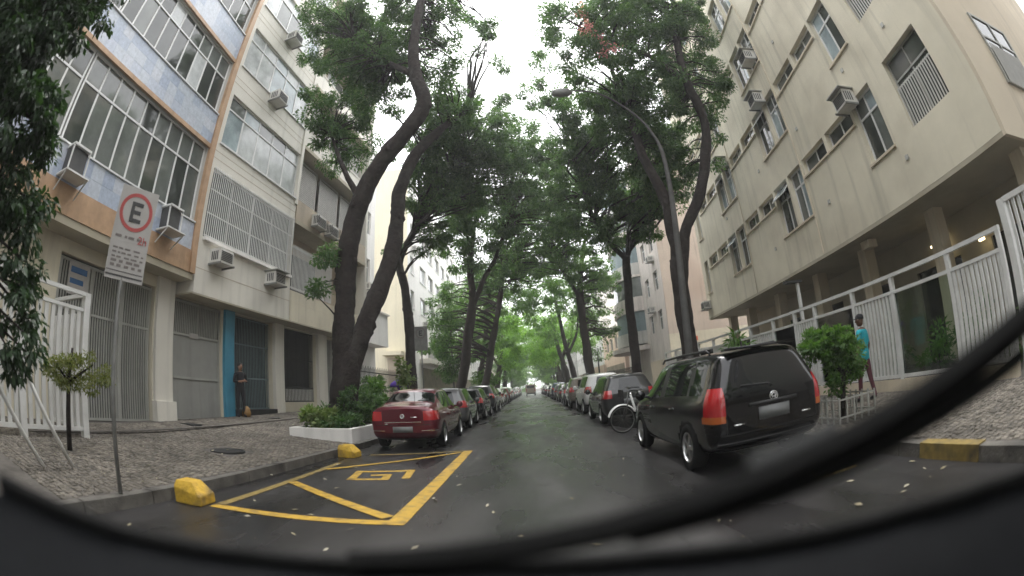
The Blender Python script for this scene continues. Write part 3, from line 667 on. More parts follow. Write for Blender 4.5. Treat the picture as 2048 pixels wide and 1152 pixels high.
# flank windows facing the camera car
for z in (5.35, 8.41): 
    part('flank_window', MB().box(1.6, 3.6, -.16, -.10, z, z+.06).box(1.6, 3.6, -.16, -.10, z+1.8, z+1.86).box(1.6, 1.66, -.16, -.1, z+.06, z+1.8).box(3.54, 3.6, -.16, -.1, z+.06, z+1.8).box(2.57, 2.63, -.16, -.1, z+.06, z+1.8).box(1.66, 3.54, -.155, -.105, z+1.2, z+1.26), 'grey_metal', R1.root)
    bx('pane', 'glass_dark', R1.root, 1.62, 3.58, -.125, -.102, z+.03, z+1.83)
    for q in range(18): bx('bar', 'louver', R1.root, 1.7+q*.105, 1.73+q*.105, -.2, -.17, z, z+1.0)
# recessed ground floor
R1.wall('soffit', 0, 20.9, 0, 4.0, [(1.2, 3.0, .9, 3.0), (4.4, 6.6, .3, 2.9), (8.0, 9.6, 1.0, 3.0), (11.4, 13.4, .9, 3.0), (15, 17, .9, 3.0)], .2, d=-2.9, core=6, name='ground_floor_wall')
for (a, b, c, e) in ((1.2, 3.0, .9, 3.0), (4.4, 6.6, .3, 2.9), (8.0, 9.6, 1.0, 3.0), (11.4, 13.4, .9, 3.0), (15, 17, .9, 3.0)): R1.window(a, b, c, e, -3.06, 2, None, ('glass_dark',), frame='dark_metal')
for u in (.2, 3.7, 7.2, 10.4, 14.0, 17.6, 20.4): R1.b('pillar', 'cream_side', u, u+.42, 0, 3.998, -1.6, -1.15)
for k_, p_ in enumerate(((11.5, 7.9, 3.36), (11.35, 6.05, 2.95))):
    t = thing('wall_lamp', ('warm lit tube lamp deep under the soffit of the cream block', 'small lit lamp on the ground floor wall of the cream block')[k_], 'lamp', p_, -R(5)); bx('tube', 'lamp_glow', t, -.04, .04, -(.3-.2*k_), .3-.2*k_, 0, .06); bx('housing', 'white_metal', t, -.06, .06, -.35, .35, .062, .09)
t = thing('ceiling_lamp', 'dark unlit box lamp hanging from the soffit above the bush', 'ceiling lamp', R1.world(6.2, -.55, 3.72), -R(5)); bx('housing', 'cream_side', t, -.18, .18, -.2, .2, 0, .22); bx('neck', 'dark_metal', t, -.04, .04, -.04, .04, .22, .279)
for (u, z, lab, rf) in ((4.35, 7.0, 'white hooded air conditioner over the tall window next to the barred one', True), (9.1, 10.15, 'white hooded air conditioner over the pair of tall second floor windows', True), (8.5, 11.75, 'low boxed air conditioner under the third floor window pair', True), (14.3, 10.1, 'small hooded air conditioner far along the second floor of the cream block', True), (20.55, 4.6, 'white air conditioner at the far lower end of the cream block', False)):
    ac_unit(R1, u, z, 0, lab, .6, .42, .42, rf)

# ---- pinkish building with rounded balconies
R2 = Fac('apartment_block', 'pinkish weathered block with rounded enclosed balconies and a tall blank flank', 10.3, 31.8, 2, -1)
ops = [(1.2, 2.6, 4.8+3.1*k, 6.3+3.1*k) for k in range(5)] + [(4.2, 5.6, 4.8+3.1*k, 6.3+3.1*k) for k in range(5)]
R2.wall('pink_light', 0, 17, 0, 20.5, ops, .25, core=9)
for k, o in enumerate(ops): R2.window(*o, -.2, 2, o[2]+1.0, ('glass_dark', 'glass_mid'), seed=k)
R2.b('flank', 'pink_stucco', -.12, -.003, 4.2, 20.8, -9, .02); R2.b('flank_base', 'cream', -.12, -.003, 0, 4.197, -9, .02)
bx('garage_shutter', 'grey_metal', R2.root, .4, 3.6, -.16, -.122, .2, 2.9)
t = thing('shop_sign', 'small orange red sign on the pinkish flank wall', 'sign', R2.world(-.2, -1.6, 3.5), -R(2)); bx('board', 'sign_orange', t, -.55, .55, -.06, 0, 0, .32)
for k, (x, w_) in enumerate(((-.45, .2), (-.2, .12), (-.03, .22), (.24, .2))): bx('stroke', 'sign_red', t, x, x+w_, -.07, -.061, .06, .26)
def half_disc(m, u0, u1, dep, z0, z1, n=12, s=-1):
    c = (u0+u1)/2; h = (u1-u0)/2; pts = [(s*dep*math.sin(math.pi*k/n), c-h*math.cos(math.pi*k/n)) for k in range(n+1)]
    if s > 0: pts = pts[::-1]
    m.prism(pts, z0, z1); return m
part('balcony_canopy', half_disc(MB(), 6.5, 15.5, 2.6, 3.7, 4.1), 'pink_light', R2.root)
for k in range(5):
    z = 4.3+3.1*k
    part('balcony_front', half_disc(MB(), 7, 15, 2.0, z, z+1.1), 'pink_light' if k % 2 else 'grey_wall', R2.root)
    part('balcony_glazing', half_disc(MB(), 7.1, 14.9, 1.85, z+1.1, z+2.9), 'glass_mid' if k % 2 else 'teal_bars', R2.root)
    part('balcony_slab', half_disc(MB(), 6.95, 15.05, 2.06, z+2.9, z+3.1), 'pink_light', R2.root)
for q, (u, z) in enumerate(((3.4, 6.4), (3.4, 12.6), (1.9, 10.2))): ac_unit(R2, u, z, 0, 'air conditioner on the pinkish block ' + ('just over the ground floor', 'high up between windows', 'under a third floor window')[q])
far_block('peach low block beyond the pinkish building', 10.6, 49.5, 0, -1, 14, 7.5, 'peach_wall', 1)
far_block('tall white far block beyond the peach low block', 10.8, 66, 0, -1, 36, 17, 'white_wall')
far_block('grey far block at the end of the fence side', 10.8, 104, 0, -1, 34, 18, 'grey_wall')
# low garden wall beyond the cream block
o = part('garden_wall', MB().box(8.6, 8.8, 25.5, 31.5, 0, 2.3), 'cream_side'); tag(o, 'low cream garden wall between the cream block and the pinkish block', 'wall')
o = part('garden_wall', MB().box(8.2, 8.5, 50, 64, 0, 3.2), 'peach_wall'); tag(o, 'long peach garden wall past the rounded balconies', 'wall')

# ---- white metal fence in front of the cream block
FN = thing('street_fence', 'white metal fence with alternating slatted and glazed panels', 'fence', (7.0, 0, 0))
posts = [3.35, 4.66, 6.3, 7.66, 9.25, 10.23, 11.44, 12.93, 14.5, 16.1, 17.7, 19.3, 20.9, 22.5]
FN_p = part('plinth', MB().box(-.06, .06, 3.3, 22.6, .1, .42), 'cream_side', FN)
for p in posts: bx('post', 'white_metal', FN, -.045, .045, p-.045, p+.045, .3, 2.36)
bx('top_rail', 'white_metal', FN, -.05, .05, 3.3, 22.55, 2.361, 2.43)
M('fence_glass', (.06, .10, .06), .04, var=.1, scale=2, spec=.8)
fgm = bpy.data.materials.new('fence_glazing'); fgm.use_nodes = True; MATS['fence_glazing'] = fgm
_n = fgm.node_tree.nodes; _l = fgm.node_tree.links; _n.clear()
_o = _n.new('ShaderNodeOutputMaterial'); _t = _n.new('ShaderNodeBsdfTransparent'); _t.inputs[0].default_value = (.72, .80, .74, 1); _g = _n.new('ShaderNodeBsdfGlossy'); _g.inputs['Roughness'].default_value = .03
_f = _n.new('ShaderNodeFresnel'); _f.inputs[0].default_value = 1.5; _m = _n.new('ShaderNodeMixShader'); _l.new(_f.outputs[0], _m.inputs[0]); _l.new(_t.outputs[0], _m.inputs[1]); _l.new(_g.outputs[0], _m.inputs[2]); _l.new(_m.outputs[0], _o.inputs[0])
for i, (a, b) in enumerate(zip(posts[:-1], posts[1:])):
    bx('rail', 'white_metal', FN, -.035, .035, a+.046, b-.046, 2.05, 2.11); bx('rail', 'white_metal', FN, -.035, .035, a+.046, b-.046, .45, .51)
    if i % 2 == 0:
        n = int((b-a)/.118)
        for k in range(n): u = a+.1+(b-a-.2)*k/(n-1); bx('slat', 'white_metal', FN, -.022, .022, u-.032, u+.032, .512, 2.048)
    else: bx('glass_panel', 'fence_glazing', FN, -.006, .006, a+.05, b-.05, .52, 2.04)
# taller gate frame at the near end
GT = thing('fence_gate', 'tall white gate frame at the corner end of the white fence', 'gate', (7.0, 0, 0))
for p in (3.1, 1.7, .3): bx('post', 'white_metal', GT, -.07, .07, p-.07, p+.07, .15, 2.75)
for a, b in ((.37, 1.63), (1.77, 3.03)):
    bx('rail', 'white_metal', GT, -.05, .05, a, b, 2.68, 2.76); bx('rail', 'white_metal', GT, -.05, .05, a, b, .35, .42)
    for k in range(10): u = a+.07+(b-a-.14)*k/9; bx('slat', 'white_metal', GT, -.02, .02, u-.032, u+.032, .42, 2.68)
t = thing('garden_lamp', 'slim white garden lamp post with flat head above the fence', 'lamp', (7.25, 10.2, .2))
bx('pole', 'white_metal', t, -.04, .04, -.04, .04, 0, 2.95); bx('lamp_head', 'dark_metal', t, -.42, .12, -.1, .1, 2.952, 3.02)

# ---- white fence and plinth on the planter side, in front of the slatted gate
FW = thing('street_fence', 'white metal fence with vertical slats in front of the blue tiled block', 'fence', (-7.6, 0, 0))
for p in (4.7, 3.2, 1.6, 0, -1.6): bx('post', 'white_metal', FW, -.07, .07, p-.07, p+.07, .2, 2.86)
bx('top_rail', 'white_metal', FW, -.04, .04, -1.6, 4.63, 2.80, 2.87); bx('rail', 'white_metal', FW, -.035, .035, -1.6, 4.63, 2.52, 2.58); bx('rail', 'white_metal', FW, -.035, .035, -1.6, 4.63, .45, .52)
for k in range(38): u = -1.5+k*.163; bx('slat', 'white_metal', FW, -.02, .02, u-.045, u+.045, .52, 2.52)
for k in range(9): x = -.13-k*.16; bx('return_slat', 'white_metal', FW, x-.04, x+.04, 4.68, 4.72, .52, 2.52)
bx('return_rail', 'white_metal', FW, -1.5, -.07, 4.66, 4.74, 2.80, 2.87); bx('return_rail', 'white_metal', FW, -1.5, -.07, 4.67, 4.73, .45, .52)
# iron railing further along
IR = thing('iron_railing', 'low black iron railing with spikes past the forked tree', 'railing', (-6.9, 0, 0))
for k in range(62): u = 17.5+k*.16; bx('bar', 'iron', IR, -.012, .012, u-.012, u+.012, .5, 2.5+(.08 if k % 2 else 0))
for z in (.7, 1.5, 2.3): bx('rail', 'iron', IR, -.02, .02, 17.4, 27.4, z, z+.04)
bx('plinth', 'grey_wall', IR, -.15, .15, 17.4, 27.4, .1, .66)
IR2 = thing('iron_railing', 'black iron railing behind the dark hatchback on the fence side', 'railing', (7.6, 0, 0))
for k in range(60): u = 33+k*.25; bx('bar', 'iron', IR2, -.015, .015, u-.015, u+.015, .2, 2.2)
for z in (.4, 1.9): bx('rail', 'iron', IR2, -.02, .02, 33, 48, z, z+.05)
# ---------------------------------------------------------------- cars
def eval_mesh(me, mods):
    o = bpy.data.objects.new('tmp', me); COL.objects.link(o)
    for f in mods: f(o)
    dg = bpy.context.evaluated_depsgraph_get(); dg.update()
    r = bpy.data.meshes.new_from_object(o.evaluated_get(dg)); bpy.data.objects.remove(o); return r

def tyre_mesh(R_, W):
    return MB().lathe([(R_*.66, -W*.46), (R_*.80, -W*.5), (R_*.95, -W*.48), (R_, -W*.36), (R_, W*.36), (R_*.95, W*.48), (R_*.80, W*.5), (R_*.66, W*.46), (R_*.6, 0), (R_*.66, -W*.46)], 28, 'x').mesh('tyre', 'rubber', True)
def rim_mesh(R_, W, spokes):
    m = MB(); q = R_*.66
    m.lathe([(q, W*.45), (q*.94, W*.47), (q*.90, W*.34), (q*.88, -W*.3), (0, -W*.3)], 28, 'x')
    m.lathe([(0, W*.42), (q*.20, W*.42), (q*.24, W*.34), (q*.24, 0)], 14, 'x')
    for k in range(spokes):
        t = 2*math.pi*k/spokes; c, s = math.cos(t), math.sin(t); c2, s2 = -s, c; h = q*.11
        vs = [(W*.42, c*q*.15-c2*h, s*q*.15-s2*h), (W*.42, c*q*.15+c2*h, s*q*.15+s2*h), (W*.40, c*q*.93+c2*h*1.5, s*q*.93+s2*h*1.5), (W*.40, c*q*.93-c2*h*1.5, s*q*.93-s2*h*1.5)]
        vs += [(v[0]-.035, v[1], v[2]) for v in vs]
        m.add(vs, [(0, 1, 2, 3), (7, 6, 5, 4), (0, 4, 5, 1), (1, 5, 6, 2), (2, 6, 7, 3), (3, 7, 4, 0)])
    return m.mesh('rim', 'alloy')

def make_car(st, glass_side, glass_front, glass_rear, cap_glass, axles, wr, track, cuts, rules, pillars, extras, zlow=.2, spokes=5):
    """st: stations (y, zb, hw, zs, zt, hwt, slope). Returns dict part name -> list of meshes."""
    bm = bmesh.new(); rings = []
    for (y, zb, hw, zs, zt, hwt, sl) in st:
        half = [(0, zb), (hw*.80, zb), (hw*.955, zb+.07), (hw, zb+.45*(zs-zb)), (hw*.985, zs-.10), (hw*.945, zs), (hw*.945+(hwt-hw*.945)*.52, zs+(zt-.07-zs)*.52), (hwt, zt-.07), (hwt*.90, zt-.015), (hwt*.5, zt), (0, zt+.012)]
        P = [(x, z) for x, z in half] + [(-x, z) for x, z in half[-2:0:-1]]
        rings.append([bm.verts.new((x, y + sl*max(0, z-zs), z)) for x, z in P])
    n = len(rings[0])
    def isg(i, j):
        jj = j if j < 10 else 19-j
        if i in glass_side and jj in (5, 6): return 1
        if i in glass_front and jj in (7, 8, 9): return 1
        if i in glass_rear and jj in (7, 8, 9): return 1
        return 0
    for i in range(len(rings)-1):
        for j in range(n):
            f = bm.faces.new((rings[i][j], rings[i][(j+1) % n], rings[i+1][(j+1) % n], rings[i+1][j])); f.material_index = isg(i, j)
    for ring, rear in ((rings[0], True), (rings[-1], False)):
        inn = {}
        for j in range(1, 10):
            a, b = ring[j].co, ring[n-j].co
            inn[j] = (bm.verts.new(a.lerp(b, .10) + Vector((0, -.012 if rear else .012, 0))), bm.verts.new(b.lerp(a, .10) + Vector((0, -.012 if rear else .012, 0))))
        def mk(vs, mi=0):
            try:
                f = bm.faces.new(vs if rear else vs[::-1]); f.material_index = mi
            except ValueError: pass
        for j in range(1, 9):
            gl_ = 1 if (rear and cap_glass and j in cap_glass) else 0
            mk([ring[j], inn[j][0], inn[j+1][0], ring[j+1]]); mk([inn[j][0], inn[j][1], inn[j+1][1], inn[j+1][0]], gl_); mk([inn[j][1], ring[n-j], ring[n-j-1], inn[j+1][1]])
        mk([ring[0], inn[1][0], ring[1]]); mk([ring[0], inn[1][1], inn[1][0]]); mk([ring[0], ring[n-1], inn[1][1]])
        mk([ring[9], inn[9][0], ring[10]]); mk([inn[9][0], inn[9][1], ring[10]]); mk([inn[9][1], ring[11], ring[10]])
    bmesh.ops.recalc_face_normals(bm, faces=bm.faces)
    cage = bpy.data.meshes.new('cage'); bm.to_mesh(cage); bm.free()
    cut = MB()
    for ya in axles:
        for s in (-1, 1): cut.lathe([(0, 0), (wr+.055, 0), (wr+.055, .45), (0, .45)], 26, 'x', (s*(track-.17) if s > 0 else -track+.17-.45, ya, wr-.0))
    co = bpy.data.objects.new('cut', cut.mesh('cut', [])); COL.objects.link(co)
    cb = bmesh.new(); cb.from_mesh(co.data); bmesh.ops.remove_doubles(cb, verts=cb.verts, dist=1e-5); bmesh.ops.recalc_face_normals(cb, faces=cb.faces); cb.to_mesh(co.data); cb.free()
    for k in range(3): cage.materials.append(MATS['seam'])
    co.data.materials.append(MATS['seam'])
    def m1(o): q = o.modifiers.new('s', 'SUBSURF'); q.levels = 3; q.render_levels = 3
    def m2(o): q = o.modifiers.new('b', 'BOOLEAN'); q.operation = 'DIFFERENCE'; q.object = co; q.solver = 'EXACT'
    me = eval_mesh(cage, [m1, m2]); bpy.data.objects.remove(co)
    bm = bmesh.new(); bm.from_mesh(me)
    for (p, nn) in cuts: bmesh.ops.bisect_plane(bm, geom=bm.verts[:]+bm.edges[:]+bm.faces[:], plane_co=p, plane_no=nn, dist=1e-5)
    groups = {}
    bm.faces.ensure_lookup_table()
    for f in bm.faces:
        c = f.calc_center_median(); nm = None; x, y, z = abs(c.x), c.y, c.z
        inarch = any(math.hypot(y-ya, z-wr) < wr+.052 for ya in axles) and x < track+.1 and abs(f.normal.x) < .6 and x > track-.18
        if inarch or any(math.hypot(y-ya, z-wr) < wr+.05 for ya in axles) and x < track-.12: nm = 'arch'
        else:
            for rn, fn in rules:
                if fn(x, y, z, f.normal): nm = rn; break
            if nm is None:
                if f.material_index == 1:
                    nm = 'pillar' if any(a < y - .0 < b for a, b in pillars) and abs(f.normal.z) < .75 and x > .35 else 'glass'
                else: nm = 'body'
        if nm == 'glass':
            nm = 'windscreen' if (f.normal.y > .3 and y > .2) else 'rear_window' if f.normal.y < -.35 and y < -.8 else ('side_window_p' if c.x > 0 else 'side_window_n') + ('f' if y > (pillars[0][0] if pillars else 0) else 'r')
        if nm.startswith('tail'): nm += '_p' if c.x > 0 else '_n'
        groups.setdefault(nm, []).append(f)
    out_ = {}; SL = {'body': 0, 'seam': 1, 'arch': 1, 'pillar': 2}; merged = []
    for nm in SL: merged += [(f, SL[nm]) for f in groups.pop(nm, [])]
    groups['body'] = [f for f, _ in merged]; bslots = [i for _, i in merged]
    for nm, fs in groups.items():
        m = bpy.data.meshes.new(nm); vi = {}; V = []; F = []
        for f in fs:
            idx = []
            for v in f.verts:
                if v not in vi: vi[v] = len(V); V.append(v.co[:])
                idx.append(vi[v])
            F.append(idx)
        m.from_pydata(V, [], F); m.polygons.foreach_set('use_smooth', [True]*len(F)); out_[nm] = m
        if nm == 'body':
            for q in ('seam', 'seam', 'black_plastic'): m.materials.append(MATS[q])
            m.polygons.foreach_set('material_index', bslots)
    bm.free(); out_['_x'] = extras; out_['_w'] = (axles, wr, track, tyre_mesh(wr, .20), rim_mesh(wr, .20, spokes))
    return out_

NAMES = {'body': ('body', None), 'seam': ('panel_gap', 'seam'), 'arch': ('wheel_arch', 'seam'), 'pillar': ('pillar', 'black_plastic'), 'trim': ('bumper_trim', 'black_plastic'), 'chrome': ('chrome_strip', 'chrome'), 'windscreen': ('windscreen', 'car_glass'), 'rear_window': ('rear_window', 'car_glass')}
def place_car(P, col, name, label, x, y, group=None, rz=0, detail=True):
    t = thing(name, label, 'car', (x, y, 0), rz, group)
    for nm, me in P.items():
        if nm[0] == '_': continue
        if nm.startswith('side_window'): n_, mt = 'side_window', 'car_glass'
        elif nm.startswith('tail_amber'): n_, mt = 'indicator_light', 'amber_lens'
        elif nm.startswith('tail_white'): n_, mt = 'reversing_light', 'white_lens'
        elif nm.startswith('tail'): n_, mt = 'tail_light', 'red_lens'
        else: n_, mt = NAMES[nm]
        mt = mt or col
        o = link(n_, me, t)
        if not me.materials: me.materials.append(MATS[mt])
        o.material_slots[0].link = 'OBJECT'; o.material_slots[0].material = MATS[mt]
    ax_, wr, tr, tm, rm = P['_w']
    for ya in ax_:
        for s in (-1, 1):
            wo = link('wheel', tm, t, (s*(tr-.095), ya, wr), (0, 0, 0 if s > 0 else math.pi)); link('rim', rm, wo)
    for (n_, mt, me) in (P['_x'] if detail else P['_x'][:4]):
        o = link(n_, me, t)
        if mt is None:
            if not me.materials: me.materials.append(MATS['seam'])
            o.material_slots[0].link = 'OBJECT'; o.material_slots[0].material = MATS[col]
    return t
def xm(mb, mt): return mb.mesh('x', mt if mt else [], True)
def mirror_parts(y, z, hw):
    r = []
    for s in (-1, 1):
        m = MB(); m.lathe([(.0, -.07), (.075, -.05), (.095, 0), (.08, .045), (0, .05)], 12, 'y', (s*(hw+.10), y, z)); m.bar((s*(hw-.05), y+.02, z-.05), (s*(hw+.06), y, z-.03), .04)
        r.append(('mirror', None, xm(m, None)))
    return r
def handles(ys, z, hw):
    r = []
    for s in (-1, 1):
        for y in ys: r.append(('door_handle', None, xm(MB().box(s*(hw-.03), s*(hw+.018), y-.09, y+.09, z-.016, z+.016), None)))
    return r
def hp(z): return ((0, 0, z), (0, 0, 1))
def yp(y): return ((0, y, 0), (0, 1, 0))
def xp(x): return [((x, 0, 0), (1, 0, 0)), ((-x, 0, 0), (1, 0, 0))]
def ring_badge(y, z, r, w_, kind):
    m = MB(); m.lathe([(r-w_, 0), (r-w_, -.012), (r, -.012), (r, 0)], 24, 'y', (0, y, z))
    if kind == 'vw':
        for (a, b) in (((-.55, .75), (0, .08)), ((.55, .75), (0, .08)), ((-.8, .2), (-.38, -.75)), ((-.38, -.75), (0, -.05)), ((0, -.05), (.38, -.75)), ((.38, -.75), (.8, .2))):
            m.bar((a[0]*r, y-.006, z+a[1]*r), (b[0]*r, y-.006, z+b[1]*r), .011)
    else:
        for (rx, rz2) in ((.38, .92), (.62, .42)):
            pts = [(rx*r*math.cos(q*math.pi/8), y-.008, z+(.18*r if rz2 < .5 else 0)+rz2*r*.8*math.sin(q*math.pi/8)) for q in range(17)]; m.tube(pts, .006, 5, False)
    return xm(m, 'chrome')

# --- saloon
sd = [(-2.10, .40, .70, .88, .98, .58, 0), (-2.06, .30, .79, .92, 1.03, .66, 0), (-1.88, .22, .825, .94, 1.06, .69, 0), (-1.52, .20, .83, .95, 1.085, .67, 0), (-.98, .19, .83, .94, 1.40, .555, 0), (-.72, .19, .83, .94, 1.455, .57, 0), (.0, .19, .83, .92, 1.475, .585, 0), (.38, .19, .83, .92, 1.45, .575, 0), (.55, .19, .83, .915, 1.41, .565, 0), (1.15, .20, .82, .90, .985, .67, 0), (1.32, .20, .82, .88, .95, .68, 0), (1.75, .22, .80, .80, .87, .64, 0), (2.03, .26, .74, .66, .73, .56, 0), (2.11, .34, .62, .56, .62, .46, 0)]
sr = [('tail', lambda x, y, z, n: y < -1.78 and .70 < z < .915 and x > .50 and n.z < .6),
      ('chrome', lambda x, y, z, n: n.y < -.3 and .655 < z < .672 and x < .44), ('chrome', lambda x, y, z, n: (n.y < -.3 or abs(n.x) > .5) and y < -1.75 and .455 < z < .468 and x > .45),
      ('seam', lambda x, y, z, n: n.y < -.3 and (.590 < z < .602) and x < .66), ('seam', lambda x, y, z, n: y < -1.9 and n.y < -.3 and .602 < z < .92 and .492 < x < .500),
      ('trim', lambda x, y, z, n: z < .27), ('seam', lambda x, y, z, n: abs(n.x) > .5 and z < .93 and any(a < y < a+.010 for a in (-.86, .10, 1.02)))]
scut = [hp(.70), hp(.915), hp(.655), hp(.672), hp(.455), hp(.468), hp(.59), hp(.602), hp(.27), yp(-1.78), yp(-.86), yp(-.85), yp(.10), yp(.11), yp(1.02), yp(1.03), yp(-1.75)] + xp(.50) + xp(.492) + xp(.44)
sex = mirror_parts(.78, .98, .80) + handles((-.68, .3), .78, .82) + [('number_plate', 'plate', xm(MB().box(-.24, .24, -2.125, -2.09, .42, .56), 'plate')), ('badge', 'chrome', ring_badge(-2.112, .80, .055, .010, 'vw')), ('lettering', 'chrome', xm(MB().box(.20, .36, -2.112, -2.10, .762, .786), 'chrome')), ('lettering', 'chrome', xm(MB().box(-.44, -.36, -2.115, -2.10, .615, .63), 'chrome')), ('high_brake_light', 'red_lens', xm(MB().box(-.1, .1, -1.47, -1.44, 1.095, 1.115), 'red_lens')), ('aerial', 'black_plastic', xm(MB().tube([(0, -.9, 1.45), (0, -1.05, 1.62)], .006, 5), 'black_plastic'))]
SED = make_car(sd, {4, 5, 6, 7}, {8}, {3}, (), (-1.27, 1.22), .30, .83, scut, sr, [(-.12, .02)], sex)
# --- estate
we = [(-2.19, .44, .73, .94, 1.40, .53, .42), (-2.13, .33, .81, .96, 1.46, .58, .42), (-1.92, .24, .845, .965, 1.49, .60, .36), (-1.45, .20, .85, .96, 1.50, .61, .12), (-.72, .19, .85, .95, 1.505, .615, 0), (.0, .19, .85, .93, 1.50, .61, 0), (.45, .19, .85, .92, 1.465, .60, 0), (.62, .19, .85, .915, 1.42, .59, 0), (1.25, .20, .84, .90, .99, .68, 0), (1.42, .20, .84, .88, .95, .69, 0), (1.85, .22, .81, .80, .87, .65, 0), (2.13, .27, .74, .66, .72, .56, 0), (2.21, .35, .62, .56, .62, .46, 0)]
wr_ = [('tail_amber', lambda x, y, z, n: y < -1.86 and .655 < z < .735 and x > .66 and n.z < .6), ('tail', lambda x, y, z, n: y < -1.80 and .735 < z < 1.06 and x > .655 and n.z < .6 and (n.y < -.15 or y < -1.9)),
       ('seam', lambda x, y, z, n: n.y < -.3 and .500 < z < .514 and x < .72), ('seam', lambda x, y, z, n: n.y < -.3 and y < -1.8 and .514 < z < 1.0 and .644 < x < .655), ('chrome', lambda x, y, z, n: n.y < -.3 and .40 < z < .408 and x < .74),
       ('trim', lambda x, y, z, n: z < .27), ('seam', lambda x, y, z, n: abs(n.x) > .5 and z < .95 and any(a < y < a+.012 for a in (-.90, .14, 1.10)))]
wcut = [hp(.655), hp(.735), hp(1.06), hp(.50), hp(.514), hp(.40), hp(.408), hp(.27), yp(-1.86), yp(-1.80), yp(-1.9), yp(-.9), yp(-.888), yp(.14), yp(.152), yp(1.1), yp(1.112)] + xp(.655) + xp(.644) + xp(.66)
def rails(y0, y1, x, z):
    r = []
    for s in (-1, 1): r.append(('roof_rail', 'black_plastic', xm(MB().tube([(s*x, y0, z-.05), (s*x, y0+.1, z), (s*x, (y0+y1)/2, z+.012), (s*x, y1-.1, z), (s*x, y1, z-.05)], .017, 8), 'black_plastic')))
    return r
wex = mirror_parts(.82, .99, .82) + handles((-.70, .34), .80, .845) + rails(-1.55, .55, .53, 1.53) + [('number_plate', 'plate', xm(MB().box(-.22, .22, -2.215, -2.19, .62, .77), 'plate')), ('badge', 'chrome', ring_badge(-2.205, .87, .060, .011, 'oval')), ('tailgate_handle', 'black_plastic', xm(MB().box(-.34, .34, -2.225, -2.185, .795, .835), 'black_plastic')),
      ('rear_wiper', 'black_plastic', xm(MB().tube([(.0, -2.185, 1.00), (-.05, -2.17, 1.03), (-.42, -2.16, 1.05)], .012, 6), 'black_plastic')), ('roof_spoiler', None, xm(MB().box(-.50, .50, -2.06, -1.85, 1.475, 1.505), None)), ('lettering', 'chrome', xm(MB().box(.42, .56, -2.20, -2.185, .60, .617), 'chrome')), ('lettering', 'chrome', xm(MB().box(-.56, -.42, -2.20, -2.185, .60, .617), 'chrome'))]
EST = make_car(we, {2, 3, 4, 5, 6}, {7}, set(), (5, 6), (-1.32, 1.30), .31, .85, wcut, wr_, [(-.16, 0.0), (-1.35, -1.25)], wex)
# --- hatchback
hb = [(-1.93, .42, .70, .92, 1.38, .50, .55), (-1.88, .32, .79, .95, 1.44, .55, .55), (-1.70, .23, .825, .96, 1.475, .575, .42), (-1.25, .20, .83, .95, 1.495, .59, .12), (-.6, .19, .83, .94, 1.50, .595, 0), (.1, .19, .83, .92, 1.49, .59, 0), (.45, .19, .83, .915, 1.455, .58, 0), (.62, .19, .83, .91, 1.41, .57, 0), (1.2, .20, .82, .90, .99, .66, 0), (1.36, .20, .82, .88, .95, .66, 0), (1.68, .22, .79, .80, .86, .62, 0), (1.88, .27, .72, .66, .72, .54, 0), (1.95, .35, .60, .56, .62, .44, 0)]
hr = [('tail', lambda x, y, z, n: y < -1.62 and .78 < z < 1.02 and x > .56 and n.z < .6), ('trim', lambda x, y, z, n: z < .27), ('seam', lambda x, y, z, n: n.y < -.3 and .55 < z < .564 and x < .66), ('seam', lambda x, y, z, n: abs(n.x) > .5 and z < .93 and any(a < y < a+.012 for a in (-.75, .22, 1.08)))]
hcut = [hp(.78), hp(1.02), hp(.27), hp(.55), hp(.564), yp(-1.62), yp(-.75), yp(-.738), yp(.22), yp(.232), yp(1.08), yp(1.092)] + xp(.56)
hex_ = mirror_parts(.82, .99, .80) + handles((-.6, .42), .80, .82) + [('number_plate', 'plate', xm(MB().box(-.22, .22, -1.955, -1.93, .60, .74), 'plate')), ('badge', 'chrome', xm(MB().lathe([(0, -.014), (.045, -.012), (.05, 0)], 16, 'y', (0, -1.935, .85)), 'chrome')), ('rear_wiper', 'black_plastic', xm(MB().tube([(0, -1.87, 1.03), (-.32, -1.84, 1.07)], .012, 6), 'black_plastic'))]
HAT = make_car(hb, {2, 3, 4, 5, 6}, {7}, set(), (5, 6, 7), (-1.18, 1.22), .30, .83, hcut, hr, [(-.06, .08)], hex_, spokes=6)
# --- sport utility
su = [(-2.06, .50, .74, 1.08, 1.56, .55, .38), (-2.0, .38, .83, 1.10, 1.62, .60, .38), (-1.8, .30, .875, 1.11, 1.66, .62, .30), (-1.35, .26, .88, 1.10, 1.69, .64, .1), (-.7, .25, .88, 1.08, 1.70, .645, 0), (.0, .25, .88, 1.06, 1.69, .64, 0), (.4, .25, .88, 1.05, 1.65, .63, 0), (.56, .25, .88, 1.04, 1.60, .62, 0), (1.1, .26, .87, 1.03, 1.12, .70, 0), (1.3, .27, .87, 1.02, 1.09, .70, 0), (1.75, .29, .85, .95, 1.02, .67, 0), (2.0, .34, .78, .78, .86, .58, 0), (2.09, .42, .66, .66, .72, .48, 0)]
ur = [('tail', lambda x, y, z, n: y < -1.70 and .90 < z < 1.16 and x > .58 and n.z < .6), ('trim', lambda x, y, z, n: z < .42), ('seam', lambda x, y, z, n: n.y < -.3 and .66 < z < .675 and x < .70), ('seam', lambda x, y, z, n: abs(n.x) > .5 and z < 1.05 and any(a < y < a+.012 for a in (-.85, .18, 1.02)))]
ucut = [hp(.90), hp(1.16), hp(.42), hp(.66), hp(.675), yp(-1.70), yp(-.85), yp(-.838), yp(.18), yp(.192), yp(1.02), yp(1.032)] + xp(.58)
